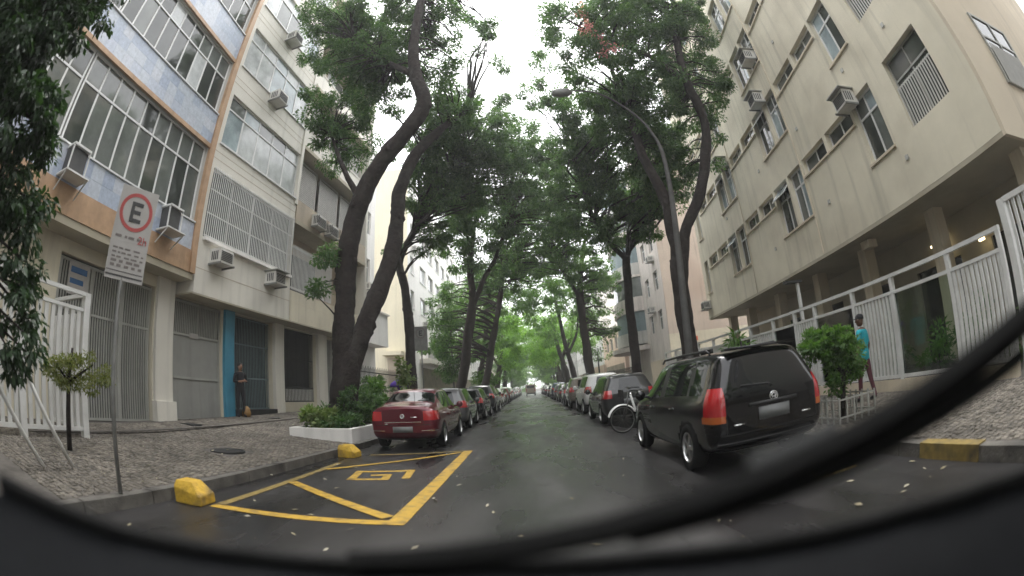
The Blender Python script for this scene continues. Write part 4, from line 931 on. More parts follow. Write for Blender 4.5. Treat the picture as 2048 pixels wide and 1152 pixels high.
uex = mirror_parts(.74, 1.13, .86) + handles((-.66, .38), .92, .87) + rails(-1.5, .5, .55, 1.73) + [('number_plate', 'plate', xm(MB().box(-.22, .22, -2.085, -2.06, .74, .88), 'plate')), ('badge', 'chrome', xm(MB().lathe([(0, -.014), (.05, -.012), (.055, 0)], 16, 'y', (0, -2.065, 1.0)), 'chrome')), ('rear_wiper', 'black_plastic', xm(MB().tube([(0, -1.98, 1.2), (-.36, -1.95, 1.23)], .012, 6), 'black_plastic'))]
SUV = make_car(su, {2, 3, 4, 5, 6}, {7}, set(), (5, 6, 7), (-1.22, 1.28), .34, .88, ucut, ur, [(-.08, .06)], uex, spokes=5)

place_car(SED, 'paint_red', 'saloon_car', 'dark red saloon parked beside the white planter at the marked bay', -2.98, 12.25)
place_car(EST, 'paint_black', 'estate_car', 'glossy black estate car with roof rails parked by the round bush', 2.80, 6.95)
GP, GF = 'cars parked on the planter side', 'cars parked on the fence side'
left = [(HAT, 'grey', 'dark grey'), (HAT, 'black', 'black'), (SUV, 'graphite', 'graphite'), (HAT, 'darkred', 'deep red'), (HAT, 'white', 'white'), (SED, 'brown', 'brown'), (HAT, 'darkred', 'dull red'), (HAT, 'graphite', 'graphite'), (SUV, 'white', 'white'), (SED, 'silver', 'silver'), (HAT, 'black', 'black'), (HAT, 'white', 'white'), (SED, 'grey', 'grey'), (HAT, 'darkred', 'red'), (HAT, 'silver', 'silver'), (SUV, 'black', 'black')]
right = [(HAT, 'graphite', 'charcoal'), (SUV, 'white', 'white'), (SUV, 'bronze', 'bronze grey'), (HAT, 'grey', 'grey'), (SED, 'brown', 'brown'), (HAT, 'grey', 'mid grey'), (SUV, 'blue', 'dark blue'), (SED, 'silver', 'silver'), (HAT, 'black', 'black'), (HAT, 'white', 'white'), (SED, 'graphite', 'graphite'), (HAT, 'grey', 'grey'), (HAT, 'silver', 'silver'), (SUV, 'black', 'black'), (SED, 'white', 'white')]
KN = {id(SED): ('saloon_car', 'saloon'), id(EST): ('estate_car', 'estate car'), id(HAT): ('hatchback_car', 'hatchback'), id(SUV): ('off_road_car', 'off-roader')}
y = 17.4; rr = random.Random(8)
for k, (P, c, cn) in enumerate(left):
    nm, kd = KN[id(P)]
    place_car(P, 'paint_'+c, nm, f'{cn} {kd} parked on the planter side, {ORD[k]} car beyond the red saloon', -3.02+rr.uniform(-.08, .1), y, GP, rr.uniform(-.02, .02), k < 6); y += 5.1+rr.uniform(-.1, .5)
y = 15.0
for k, (P, c, cn) in enumerate(right):
    nm, kd = KN[id(P)]
    place_car(P, 'paint_'+c, nm, f'{cn} {kd} parked on the fence side, {ORD[k]} car beyond the black estate', 2.92+rr.uniform(-.08, .1), y, GF, rr.uniform(-.02, .02), k < 6); y += 5.3+rr.uniform(0, .5)
# boxy delivery car driving away down the middle
vn = thing('delivery_van', 'small beige box van driving away down the middle of the street', 'van', (-.1, 80, 0))
m = MB().box(-.85, .85, -1.6, .5, .5, 1.95); o = part('cargo_box', m, 'paint_beige', vn); q = o.modifiers.new('b', 'BEVEL'); q.width = .06; q.segments = 2
part('cab', MB().box(-.82, .82, .51, 1.9, .45, 1.2).prism([(-.78, .52), (.78, .52), (.70, 1.3), (-.70, 1.3)], 1.203, 1.85), 'paint_beige', vn); part('chassis', MB().box(-.8, .8, -1.65, 1.9, .3, .49), 'black_plastic', vn)
part('rear_window', MB().box(-.6, .6, -1.615, -1.602, 1.35, 1.75), 'car_glass', vn)
for s in (-1, 1):
    part('tail_light', MB().box(s*.68, s*.83, -1.63, -1.602, .75, 1.25), 'red_lens', vn)
    for ya in (-.9, 1.3): link('wheel', SED['_w'][3], vn, (s*.72, ya, .3))

# ---------------------------------------------------------------- the camera car: dashboard, bonnet, wiper
CC = thing('car_cowl', 'dark dashboard edge, bonnet and wiper of the car at the bottom of the view', 'car')
seal = [(-.75, .25, -.165), (-.60, .425, -.223), (-.44, .56, -.254), (-.23, .62, -.262), (-.06, .625, -.256), (.16, .60, -.262), (.33, .53, -.258), (.52, .455, -.262), (.64, .36, -.258), (.72, .30, -.262)]
seal = [Vector((a, b, c+CAM_H)) for a, b, c in seal]
part('windscreen_seal', MB().tube(seal, .013, 10), 'rubber', CC, True)
m = MB(); rows = []
for t in (0, .3, .6, 1.0):
    rows.append([Vector((p.x*(1+.05*t), p.y*(1-t)-.05*t, p.z-.012-.11*t**.7)) for p in seal])
for r_ in rows: m.v += [tuple(p) for p in r_]
n = len(seal)
for j in range(3):
    for i in range(n-1): m.f.append((j*n+i, j*n+i+1, (j+1)*n+i+1, (j+1)*n+i)); m.mi.append(0)
part('dashboard', m, 'dash_plastic', CC, True)
m = MB(); rows = [[Vector((p.x, p.y, p.z-.012)) for p in seal], [Vector((p.x*1.02, p.y+.16, p.z-.075)) for p in seal], [Vector((p.x*1.0, p.y+.42, p.z-.22)) for p in seal], [Vector((p.x*.97, p.y+.62, p.z-.42)) for p in seal], [Vector((p.x*.95, p.y+.70, p.z-.7)) for p in seal]]
for r_ in rows: m.v += [tuple(p) for p in r_]
for j in range(4):
    for i in range(n-1): m.f.append((j*n+i, (j+1)*n+i, (j+1)*n+i+1, j*n+i+1)); m.mi.append(0)
part('bonnet', m, 'paint_graphite', CC, True)
W0, W1 = Vector((-.27, .585, CAM_H-.245)), Vector((.80, .295, CAM_H-.014))
bl = MB(); nrm = Vector((0, .58, .81))
for k in range(12):
    a, b = W0.lerp(W1, k/12), W0.lerp(W1, (k+1)/12)
_a = (W1-W0).cross(nrm).normalized(); _h = nrm*.011; bl = MB()
bl.add([W0-_a*.012-_h, W0+_a*.012-_h, W0+_a*.012+_h, W0-_a*.012+_h, W1-_a*.05-_h, W1+_a*.05-_h, W1+_a*.05+_h, W1-_a*.05+_h], [(0, 1, 2, 3), (7, 6, 5, 4), (0, 4, 5, 1), (1, 5, 6, 2), (2, 6, 7, 3), (3, 7, 4, 0)])
wp = part('wiper', bl, 'rubber', CC); _p, _q = Vector((.10, .502, CAM_H-.185)), Vector((.74, .345, CAM_H-.085)); _am = MB()
_am.add([_p-_a*.008-_h, _p+_a*.008-_h, _p+_a*.008+_h, _p-_a*.008+_h, _q-_a*.014-_h, _q+_a*.014-_h, _q+_a*.014+_h, _q-_a*.014+_h], [(0, 1, 2, 3), (7, 6, 5, 4), (0, 4, 5, 1), (1, 5, 6, 2), (2, 6, 7, 3), (3, 7, 4, 0)])
part('wiper_arm', _am, 'rubber', wp)
part('wiper_clip', MB().bar(W0.lerp(W1, .47)+nrm*.012, W0.lerp(W1, .57)+nrm*.012, .045, .03, up=nrm), 'black_plastic', wp)
# ---------------------------------------------------------------- vegetation
def quads_mesh(name, V, mat):
    n = len(V)//4; me = bpy.data.meshes.new(name); me.vertices.add(4*n); me.vertices.foreach_set('co', V.astype(np.float32).ravel())
    me.loops.add(4*n); me.loops.foreach_set('vertex_index', np.arange(4*n, dtype=np.int32)); me.polygons.add(n)
    me.polygons.foreach_set('loop_start', np.arange(0, 4*n, 4, dtype=np.int32)); me.update(calc_edges=True); me.materials.append(MATS[mat]); return me
def leaf_quads(P, D, L, W, r):
    n = len(P); up = np.tile(np.array([0, 0, 1.]), (n, 1)) + r.normal(0, .55, (n, 3))
    D = D/np.linalg.norm(D, axis=1, keepdims=True); sd_ = np.cross(D, up); sd_ /= np.linalg.norm(sd_, axis=1, keepdims=True)+1e-9
    nr = np.cross(sd_, D); L = L[:, None]; W = W[:, None]
    V = np.empty((n, 4, 3)); V[:, 0] = P; V[:, 1] = P+D*L*.45+sd_*W*.5+nr*L*.06; V[:, 2] = P+D*L-nr*L*.12; V[:, 3] = P+D*L*.45-sd_*W*.5+nr*L*.06
    return V.reshape(-1, 3)
def clumps_of(blobs, r, cs):
    out_ = []
    for (x, y, z, rx, ry, rz) in blobs:
        k = max(3, int(3.4*rx*rz/cs**2*.55 + 1.2*(rx*ry*rz)**(2/3)/cs**2*.5))
        u = r.normal(0, 1, (k, 3)); u /= np.linalg.norm(u, axis=1, keepdims=True); u *= (r.random((k, 1))**.42)
        c = np.array([x, y, z]) + u*np.array([rx, ry, rz]); c[:, 2] -= .12*rz*(u[:, 0]**2+u[:, 1]**2)
        out_.append(np.hstack([c, u]))
    return np.vstack(out_)
def foliage(blobs, seed, Lf=.13, cs=.5, per=90, asp=.45, droop=.5):
    r = np.random.default_rng(seed); C = clumps_of(blobs, r, cs); n = len(C)
    cnt = r.integers(int(per*.5), int(per*1.5), n); idx = np.repeat(np.arange(n), cnt); m = len(idx)
    g = r.normal(0, 1, (m, 3)); g /= np.linalg.norm(g, axis=1, keepdims=True); rad = r.random(m)**.5
    sz = cs*r.uniform(.55, 1.15, n)[idx]
    P = C[idx, :3] + g*(rad*sz)[:, None]*np.array([1, 1, .62])
    D = g*.8 + C[idx, 3:]*.5 + r.normal(0, .5, (m, 3)); D[:, 2] -= droop
    L = Lf*r.uniform(.6, 1.3, m); return leaf_quads(P, D, L, L*asp*r.uniform(.8, 1.2, m), r), C[:, :3]
from mathutils import noise as MN
def smooth_path(pts, rad, k=4):
    P = [Vector(p) for p in pts]; o = []; q = []
    for i in range(len(P)-1):
        a, b, c, d = P[max(i-1, 0)], P[i], P[i+1], P[min(i+2, len(P)-1)]
        for s in range(k):
            t = s/k; o.append(.5*((2*b) + (c-a)*t + (2*a-5*b+4*c-d)*t*t + (3*b-a-3*c+d)*t**3)); q.append(rad[i]+(rad[i+1]-rad[i])*t)
    o.append(P[-1]); q.append(rad[-1]); return o, q
def tree(label, limbs, blobs, seed, Lf=.13, cs=.5, per=90, leaf='leaf_dark', bark='bark', twigs=True, n=14, group='street trees', name='street_tree', extra=None, flare=True, asp=.45, droop=.5):
    rg = random.Random(seed); base = Vector(limbs[0][0][0]); t = thing(name, label, 'tree', base, 0, group)
    m = MB(); ends = []
    for li, (pts, rad) in enumerate(limbs):
        P, Q = smooth_path(pts, rad, 8 if rad[0] > .25 and n > 10 else 4); P = [p-base for p in P]
        for i in range(1, len(P)-1): P[i] = P[i] + Vector((rg.uniform(-1, 1), rg.uniform(-1, 1), 0))*Q[i]*(.04 if Q[0] > .25 and n > 10 else .14)
        if li == 0 and flare: Q[0] *= 1.45; Q[1] *= 1.18; P[0] = P[0]-Vector((0, 0, .15))
        v0 = len(m.v); nn_ = (n+8 if Q[0] > .25 and n > 10 else n) if Q[0] > .1 else 8; m.tube(P, Q, nn_, True, .015, rg)
        for vi in range(v0, len(m.v)):          # uneven, fluted bark
            k_ = min((vi-v0)//nn_, len(P)-1); ce = P[k_]; p_ = Vector(m.v[vi]); dd = p_-ce
            s_ = 1 + .20*MN.noise((p_*.9)+Vector((seed, 0, 0))) + .13*MN.noise(Vector((p_.x*3.2, p_.y*3.2, p_.z*.8))) + .06*MN.noise(p_*6.0)
            m.v[vi] = tuple(ce+dd*s_)
        # burls and knots on the thick limbs
        for q in range(int(len(P)*.5)):
            i = rg.randrange(1, len(P)-1)
            if .15 < Q[i] < .33 and rg.random() < .6:
                a = rg.uniform(0, 6.28); c = P[i]+Vector((math.cos(a), math.sin(a), 0))*Q[i]*.78; s = Q[i]*rg.uniform(.25, .42)
                m.tube([c-Vector((0, 0, s*1.5)), c-Vector((0, 0, s*.6)), c+Vector((0, 0, s*.6)), c+Vector((0, 0, s*1.6))], [s*.35, s, s*.9, s*.25], 7, True, .15, rg)
        ends += [(p, q) for p, q in zip(P[len(P)//3:], Q[len(P)//3:])]
    V, C = foliage(blobs, seed, Lf, cs, per, asp, droop); V = V - np.array(base)
    if twigs:
        E = np.array([p[:] for p, _ in ends]); C = C - np.array(base); st_ = max(1, len(C)//260)
        for c in C[::st_]:
            d = np.linalg.norm(E-c, axis=1) + np.maximum(0, E[:, 2]-c[2])*1.2; i = int(d.argmin())
            if d[i] > 7: continue
            a = Vector(E[i]); b = Vector(c); L = (b-a).length; mid = a.lerp(b, .5) + Vector((rg.uniform(-1, 1), rg.uniform(-1, 1), rg.uniform(0, 1)))*L*.14
            r0 = min(ends[i][1]*.6, .012+.014*L); m.tube([a, a.lerp(mid, .55)+Vector((0, 0, .04*L)), mid, b.lerp(mid, .3), b], [r0, r0*.8, r0*.6, r0*.4, r0*.2], 5, False)
    part('trunk', m, bark, t, True)
    link('crown', quads_mesh('crown', V, leaf), t)
    if extra:
        for nm, mt, bl_, s2, lf, c2, p2 in extra:
            V2, _ = foliage(bl_, s2, lf, c2, p2, .7); link(nm, quads_mesh(nm, V2-np.array(base), mt), t)
    return t
def bush(name, label, loc, blobs, seed, Lf, cs, per, leaf, stems=None, cat='bush', group=None, asp=.5, droop=.2):
    t = thing(name, label, cat, loc, 0, group); rg = random.Random(seed); V, C = foliage(blobs, seed, Lf, cs, per, asp, droop)
    m = MB()
    for (a, b, r_) in (stems or []): m.tube([a, Vector(a).lerp(Vector(b), .5)+Vector((rg.uniform(-.05, .05), rg.uniform(-.05, .05), 0)), b], [r_, r_*.8, r_*.6], 7, True)
    if stems: part('stem', m, 'bark', t, True)
    link('foliage', quads_mesh('foliage', V, leaf), t); return t

def G(f, L): return [(x, y, z, a*f, b*f, c*f) for x, y, z, a, b, c in L]
# forked tree in the planter
tree('old forked street tree growing out of the white planter', [
    ([(-5.5, 12.35, .3), (-5.42, 12.3, 1.0), (-5.28, 12.3, 1.8), (-5.15, 12.3, 2.5), (-5.1, 12.3, 3.0)], [.47, .41, .40, .34, .15]),
    ([(-5.40, 12.3, .9), (-5.36, 12.28, 1.8), (-5.30, 12.25, 2.6), (-5.27, 12.2, 3.3), (-5.22, 12.2, 4.1), (-5.06, 12.0, 5.55), (-4.64, 11.8, 7.0), (-3.93, 11.6, 8.2), (-3.12, 11.4, 9.0), (-2.58, 11.2, 9.85), (-2.83, 11, 10.9), (-2.92, 10.8, 12.1), (-2.79, 10.6, 13.8), (-2.6, 10.5, 15.5)], [.30, .32, .34, .34, .33, .31, .29, .27, .25, .24, .20, .17, .14, .09]),
    ([(-5.36, 12.3, .9), (-5.22, 12.35, 1.7), (-5.02, 12.38, 2.5), (-4.75, 12.45, 3.2), (-4.48, 12.6, 3.97), (-4.04, 13, 5.44), (-3.9, 13.3, 6.9), (-3.92, 13.6, 8.1), (-3.48, 13.9, 9.6), (-2.62, 14.2, 10.75), (-1.6, 14.8, 12)], [.28, .30, .30, .29, .27, .26, .25, .23, .20, .16, .09]),
    ([(-4.64, 11.8, 7.0), (-5.3, 11.8, 8.2), (-5.9, 11.8, 9.6)], [.12, .08, .04]),
    ([(-2.83, 11, 10.9), (-4, 11.2, 12.0), (-5.4, 11.4, 13.6)], [.13, .09, .04])],
    G(1.5, [(-6.1, 11.5, 15.2, 1.1, 1.1, 1.0), (-4.5, 11.5, 12.7, .9, .9, .8), (-5.8, 12, 12.5, .9, .9, .8), (-5.2, 12.3, 10.9, .7, .7, .6), (-6.2, 12, 10.4, .6, .6, .6), (-6.2, 12, 9.4, .5, .5, .5), (-5.7, 12.6, 9.2, .5, .5, .4), (-2.3, 12, 14.0, .8, .8, .8), (-2.2, 12.5, 12.3, .6, .6, .6), (-3.9, 12, 15.3, .9, .9, .8), (-4.2, 12.5, 11.5, .6, .5, .6), (-2.2, 14, 11.7, .7, .7, .6), (-3.2, 15, 11.3, .6, .6, .5), (-.9, 14, 15.5, .4, .4, .4), (-.4, 14, 16.0, .3, .3, .3), (-4.5, 13, 9.5, .3, .3, .3), (-5.8, 11.6, 5.4, .35, .35, .35), (-5.8, 11.2, 4.0, .3, .3, .3), (-5.2, 12.2, 14, 1.1, .9, 1.0), (-3.4, 12.6, 13.4, .8, .7, .8), (-7.2, 11.5, 16.0, .8, .8, .7), (-7.2, 12, 14.2, .6, .6, .6), (-7.1, 12.3, 12.3, .4, .4, .4), (-5.1, 11.6, 15.2, 1.0, 1.0, .9), (-4.8, 12, 11.7, .6, .6, .6), (-5.6, 12.3, 10.1, .6, .6, .6), (-4.1, 12, 12.3, .6, .6, .5), (-2.5, 11.8, 14.7, .8, .8, .7), (-.4, 15, 16.7, .35, .35, .3), (-1.2, 15, 15.2, .25, .25, .25), (-1.6, 14, 16.9, .4, .4, .35)]), 11, .12, .40, 175)
# tree beyond it on the planter side
tree('leaning bare-stemmed tree behind the forked tree', [
    ([(-5.65, 21.5, .5), (-5.7, 21.5, 2.5), (-5.75, 21.6, 4.5), (-5.98, 21.8, 6.6), (-6.3, 22, 8.2), (-5.6, 22, 9.6), (-4.6, 21.5, 11), (-3, 20, 12.5)], [.27, .25, .24, .22, .20, .18, .13, .06])],
    G(1.45, [(-2.9, 17, 12.9, 1.0, 1.0, .9), (-3.0, 19, 11.8, 1.3, 1.3, 1.2), (-1.4, 18, 13.0, 1.1, 1.1, 1.0), (-1.6, 19, 11.4, 1.4, 1.4, 1.3), (-.3, 20, 13.9, 1.2, 1.2, 1.1), (-4.2, 21, 10.7, .9, .9, .8), (-.2, 21, 12.0, 1.4, 1.4, 1.3), (-3.6, 17, 11.6, .7, .7, .6), (-6.6, 22, 9.2, .4, .4, .4), (-3.0, 17.5, 9.6, .6, .6, .5), (-4.4, 20, 8.4, .5, .5, .5), (-3.9, 21, 9.3, .7, .7, .6), (-3.0, 15.4, 13.5, .6, .6, .6), (-2.8, 15.5, 12.4, .7, .7, .7), (-3.2, 16, 11.2, .7, .7, .7), (-1.9, 16.5, 13.2, .8, .8, .7), (-3.9, 17, 10.6, .7, .7, .6), (-3.5, 19, 10.8, .8, .8, .7), (-2.8, 21, 11.1, 1.0, 1.0, .9), (-4.5, 19, 10.2, .5, .5, .5), (-.2, 17, 16.2, .25, .25, .25), (-.1, 19, 15.6, .5, .5, .4)]), 12, .145, .46, 175)
tree('dark trunk on the planter side with a broad crown over the road', [
    ([(-4.75, 27.5, .4), (-4.1, 27.3, 2.0), (-3.6, 27, 4.4), (-3.15, 27, 6.9), (-3.2, 27, 9.1), (-2.8, 26.8, 11.5)], [.36, .30, .27, .24, .2, .12]),
    ([(-3.45, 27, 5.6), (-2.47, 27, 8.0), (-1.6, 27, 9.4), (-.6, 26, 11.5)], [.17, .16, .13, .08])],
    G(1.35, [(-4.1, 25, 11.1, 1.3, 1.3, 1.2), (-2.6, 26, 12.3, 1.9, 1.6, 1.7), (-.8, 26, 12.2, 1.9, 1.6, 1.7), (1.0, 25, 14.7, 1.7, 1.6, 1.5), (1.4, 27, 12.4, 1.9, 1.6, 1.7), (-3.5, 27, 10.1, 1.3, 1.3, 1.1), (.5, 24, 16.0, 1.2, 1.2, 1.0), (-1.8, 28, 10.3, 1.6, 1.6, 1.5), (-5.0, 28, 6.5, .9, 1, 1), (-5.3, 29.5, 3.6, 1.0, 1.2, 1.2)]), 13, .18, .58, 160, bark='bark_far')
tree('slender leaning tree over the third parked hatchback', [
    ([(-4.4, 34, .4), (-3.3, 33.2, 1.8), (-2.55, 33, 5.0), (-1.8, 33, 8.0), (-1.42, 33, 11.0)], [.33, .28, .24, .2, .12])],
    G(1.3, [(0, 32, 12.2, 2.2, 1.6, 2.0), (2.2, 32, 11.2, 1.8, 1.6, 1.7), (-1.7, 34, 10.5, 1.7, 1.6, 1.6), (.6, 36, 10.9, 2.0, 1.6, 1.8), (-5.2, 31, 7.1, 1.2, 1.2, 1.1), (-5.5, 30, 4.9, 1.2, 1.2, 1.1), (-3.8, 38, 9.1, 1.9, 1.6, 1.7), (-4.6, 36, 5.5, 1.6, 1.6, 1.4), (-3.9, 36, 2.6, 1.0, 1.4, 1.0), (-4.5, 34, 9.9, 1.4, 1.4, 1.2), (-1.3, 42, 10.7, 2.1, 1.6, 1.9), (2.6, 42, 11.3, 2.1, 1.6, 1.9)]), 14, .21, .65, 140, bark='bark_far', leaf='leaf_mid')
# fence side
tree('tall street tree with a looping limb behind the black estate car', [
    ([(5.25, 14, .25), (5.18, 14, 2.0), (5.14, 14, 3.6), (5.2, 14, 5.0)], [.33, .29, .28, .28]),
    ([(5.2, 14, 4.6), (5.18, 14, 6.4), (5.1, 14, 7.4), (4.7, 14.2, 9.0), (4.6, 14.3, 11), (4.2, 14, 13)], [.22, .21, .19, .16, .13, .08]),
    ([(5.25, 14, 4.2), (5.6, 14, 5.8), (6.35, 13.7, 7.2), (6.93, 13.4, 8.85), (7.06, 13.1, 10.2), (6.68, 12.8, 11.4), (6.75, 12.5, 13.5), (7.2, 12.2, 15.8)], [.18, .20, .20, .19, .18, .16, .13, .08]),
    ([(6.68, 12.8, 11.4), (5.4, 12.6, 12.6), (3.6, 12.4, 13.4), (2.4, 12.2, 14.3)], [.1, .08, .06, .03])],
    G(1.5, [(2.6, 12.4, 13.4, 1.0, 1.0, .9), (3.4, 12.9, 12.0, 1.0, 1.0, .9), (4.9, 12.9, 13.9, 1.2, 1.2, 1.1), (5.6, 13.5, 12.2, 1.2, 1.2, 1.1), (7.4, 13.2, 14.6, 1.1, 1.1, 1.1), (8.0, 13, 16.0, .9, .9, .9), (7.9, 13.5, 12.3, .7, .7, .8), (4.6, 14.4, 11.2, 1.1, 1.1, 1.0), (6.1, 14.8, 10.8, 1.1, 1.1, 1.0), (6.9, 14.7, 9.0, .6, .6, .5), (7.9, 13.8, 10.3, .45, .45, .5), (5.1, 15, 9.5, .9, .9, .8), (2.2, 12.4, 14.6, .6, .6, .5), (7.0, 14, 12.2, .8, .8, .8), (6.0, 14.4, 8.2, .45, .5, .5), (4.2, 12.6, 15.6, 1.3, 1.1, 1.0), (6.2, 12.8, 15.8, 1.2, 1.1, 1.0), (8.2, 12.8, 13.9, .5, .6, .6), (8.3, 13.2, 12.0, .4, .5, .5), (6.6, 12.5, 15.0, 1.0, .9, .9), (4.1, 12.4, 14.3, .8, .7, .7), (7.6, 13.8, 11.0, .5, .5, .5), (5.6, 12.9, 13.2, .8, .8, .7), (1.9, 14, 14.5, .4, .4, .35), (2.1, 13, 15.1, .4, .5, .4)]), 15, .12, .40, 175,
    extra=[('blossom', 'leaf_pink', [(3.1, 11.6, 13.1, .4, .4, .6), (3.6, 11.6, 12.0, .4, .4, .4), (3.0, 11.5, 14.0, .3, .3, .3)], 5, .085, .20, 16)])
tree('slim street tree forking above the dark hatchback on the fence side', [
    ([(5.3, 22, .2), (5.23, 22, 2.9), (5.23, 22, 5.2), (5.37, 22, 7.5)], [.27, .24, .22, .21]),
    ([(5.37, 22, 7.3), (4.5, 22, 8.45), (3.8, 22, 10.15), (3.6, 22, 12.9)], [.15, .14, .12, .07]), ([(5.37, 22, 7.3), (6.4, 22, 9.7), (7.4, 22, 12)], [.14, .11, .06])],
    G(1.45, [(4.1, 17, 12.8, 1.1, 1.1, 1.0), (3.5, 19, 12.1, 1.3, 1.3, 1.2), (5.0, 19, 10.9, 1.3, 1.3, 1.2), (4.4, 21, 9.7, 1.4, 1.4, 1.3), (5.6, 20, 8.9, 1.1, 1.1, 1.0), (6.2, 19, 9.3, .8, .8, .7), (2.8, 18, 12.9, .8, .8, .7), (3.1, 22, 11.4, 1.5, 1.5, 1.3), (6.2, 19, 8.0, .6, .6, .5), (4.6, 22.5, 8.6, .8, .9, .7), (6.8, 21.5, 11.4, 1.2, 1.2, 1.2), (3.3, 14.9, 12.6, .8, .8, .7), (4.5, 16, 11.6, .9, .9, .8), (5.7, 16.5, 10.8, .9, .9, .8), (4.8, 15, 12.6, .8, .8, .8), (6.6, 16.5, 9.8, .8, .8, .7), (6.4, 18, 8.4, .6, .6, .6), (2.2, 18, 13.7, .7, .7, .6), (6.1, 17, 9.1, .8, .8, .7), (4.0, 19, 10.7, .9, .9, .9), (2.3, 24, 14.8, 1.1, 1.2, 1.0), (7.0, 15.8, 10.7, .6, .6, .6), (1.6, 18, 16.9, .45, .5, .4), (2.3, 18, 15.1, .6, .6, .5), (1.2, 20, 16.4, .6, .6, .5)]), 16, .15, .48, 170)
tree('thick street tree beside the bronze grey off-roader', [
    ([(4.95, 36, .2), (4.77, 36, 2.4), (4.53, 36, 6.4), (4.66, 36, 9.7), (5.4, 36, 13)], [.42, .36, .32, .26, .14]), ([(4.6, 36, 8.0), (3.4, 35.5, 10.2), (2.2, 35, 12)], [.18, .14, .08])],
    G(1.3, [(3.2, 28, 15.2, 1.7, 1.6, 1.6), (2.7, 30, 13.5, 2.0, 1.6, 1.8), (4.3, 30, 11.9, 1.9, 1.6, 1.7), (3.4, 34, 10.9, 2.0, 1.6, 1.8), (5.7, 34, 9.9, 1.6, 1.6, 1.4), (5.2, 38, 8.6, 1.7, 1.6, 1.5), (6.6, 40, 6.8, 1.6, 1.6, 1.4), (7.4, 40, 10.0, 1.4, 1.4, 1.2)]), 17, .21, .66, 140, bark='bark_far', leaf='leaf_mid')
# avenue beyond: pairs of trees closing over the road
rg = random.Random(21); k = 0
for i, yy in enumerate((44, 51, 59, 68, 78, 90, 104, 120, 140)):
    for s in (-1, 1):
        x = s*4.9+rg.uniform(-.3, .3); y0 = yy+rg.uniform(-2, 2)+(2 if s > 0 else 0); h = rg.uniform(8.0, 10.0)
        lm = [([(x, y0, .1), (x-s*.3, y0, 3.0), (x-s*.9+rg.uniform(-.4, .4), y0, 6.0), (x-s*1.6, y0, h+2)], [.34, .28, .23, .1]), ([(x-s*.6, y0, 4.6), (x+s*.6, y0+.5, 7.0), (x+s*.9, y0, h+1)], [.16, .12, .06])]
        bl_ = [(x-s*.8, y0, h+1.2, 3.2, 2.6, 2.4), (x-s*3.2, y0-1, h+.2, 2.8, 2.4, 2.2), (x+s*1.6, y0, h-1.0, 2.4, 2.2, 2.0), (x-s*1.8, y0+1.5, h-2.6, 1.9, 1.8, 1.4)]
        if i in (1, 2, 3, 4): bl_.append((x-s*3.2, y0-2, h-3.0, 2.0, 1.8, 1.8))
        if i > 3: bl_ += [(x-s*2.6, y0, h-4.4, 2.4, 2, 2.0), (x-s*.6, y0, h-5.6, 1.4, 1.4, 1.2)]
        lf = ('leaf_bright' if rg.random() < .7 else 'leaf_mid') if i > 0 else 'leaf_mid'
        tree(f"{'light' if lf == 'leaf_bright' else 'mid'} green avenue tree, {ORD[i]} beyond the {'slender leaning tree' if s < 0 else 'thick tree by the off-roader'}", lm, bl_, 100+k, .28+.012*i, .8+.03*i, 85, leaf=lf, bark='bark_far', twigs=False, n=9, group='avenue trees down the street'); k += 1
# the avenue goes on behind the camera
for k, (x, y0, s) in enumerate(((-5.2, -9, -1), (5.2, -7, 1), (-5.0, -19, -1), (5.1, -18, 1), (5.0, -30, 1), (-5.1, -31, -1))):
    lm = [([(x, y0, .1), (x-s*.3, y0, 3.0), (x-s*.9, y0, 6.0), (x-s*1.6, y0, 11)], [.34, .28, .23, .1])]
    tree(f'street tree {ORD[k]} along the kerb behind the camera car', lm, [(x-s*.8, y0, 10.5, 3.4, 3.2, 2.4), (x-s*3.2, y0-1, 9.5, 2.8, 2.8, 2.0), (x+s*1.2, y0, 8.4, 2.2, 2.4, 1.8)] + ([(x-s*3, y0-6, 6.0, 3.0, 2, 2.4), (x-s*3, y0-6, 2.6, 3.0, 2, 2.0)] if k > 3 else []), 400+k, .25, .75, 100, leaf='leaf_mid', bark='bark_far', twigs=False, n=9, group='trees behind the camera car')
# far mass of green at the end of the street
V, _ = foliage([(x, 165+abs(x)*.2, z, 7, 3, 5) for x in (-26, -17, -8, 0, 8, 17, 26) for z in (4, 11)], 77, .7, 1.6, 70)
o = link('far_foliage', quads_mesh('far_foliage', V, 'leaf_bright'), None); o['kind'] = 'stuff'; o['label'] = 'mass of bright green trees closing the end of the street'
# dark tree overhanging the corner by the white fence
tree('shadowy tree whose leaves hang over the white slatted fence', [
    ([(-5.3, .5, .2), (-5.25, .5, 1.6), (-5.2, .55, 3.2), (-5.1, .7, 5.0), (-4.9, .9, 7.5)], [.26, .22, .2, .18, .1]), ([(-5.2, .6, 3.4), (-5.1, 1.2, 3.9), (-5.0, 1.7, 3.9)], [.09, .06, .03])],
    G(1.35, [(-4.6, .57, 4.34, .45, .45, .45), (-4.6, .85, 4.8, .4, .4, .4), (-4.8, 1.25, 5.3, .3, .3, .3), (-4.6, 1.1, 3.77, .42, .42, .42), (-4.8, 1.37, 4.3, .3, .3, .3), (-4.8, 1.5, 3.28, .36, .36, .36), (-5.0, 1.8, 3.6, .26, .26, .26), (-5.0, 1.84, 2.8, .3, .3, .3), (-5.2, 2.1, 3.05, .18, .2, .2), (-5.0, 1.95, 2.25, .26, .27, .27), (-5.0, 2.1, 1.85, .16, .2, .2), (-5.0, 1.9, 1.5, .22, .24, .24), (-4.8, 1.5, 3.9, .22, .22, .22), (-4.7, .9, 5.9, .9, .9, .9), (-5.2, .6, 5.0, .8, .8, .8), (-5.0, .8, 6.8, 1.0, 1.0, .8)]), 19, .11, .24, 130, leaf='leaf_shaded', name='overhanging_tree', group=None, droop=.9)

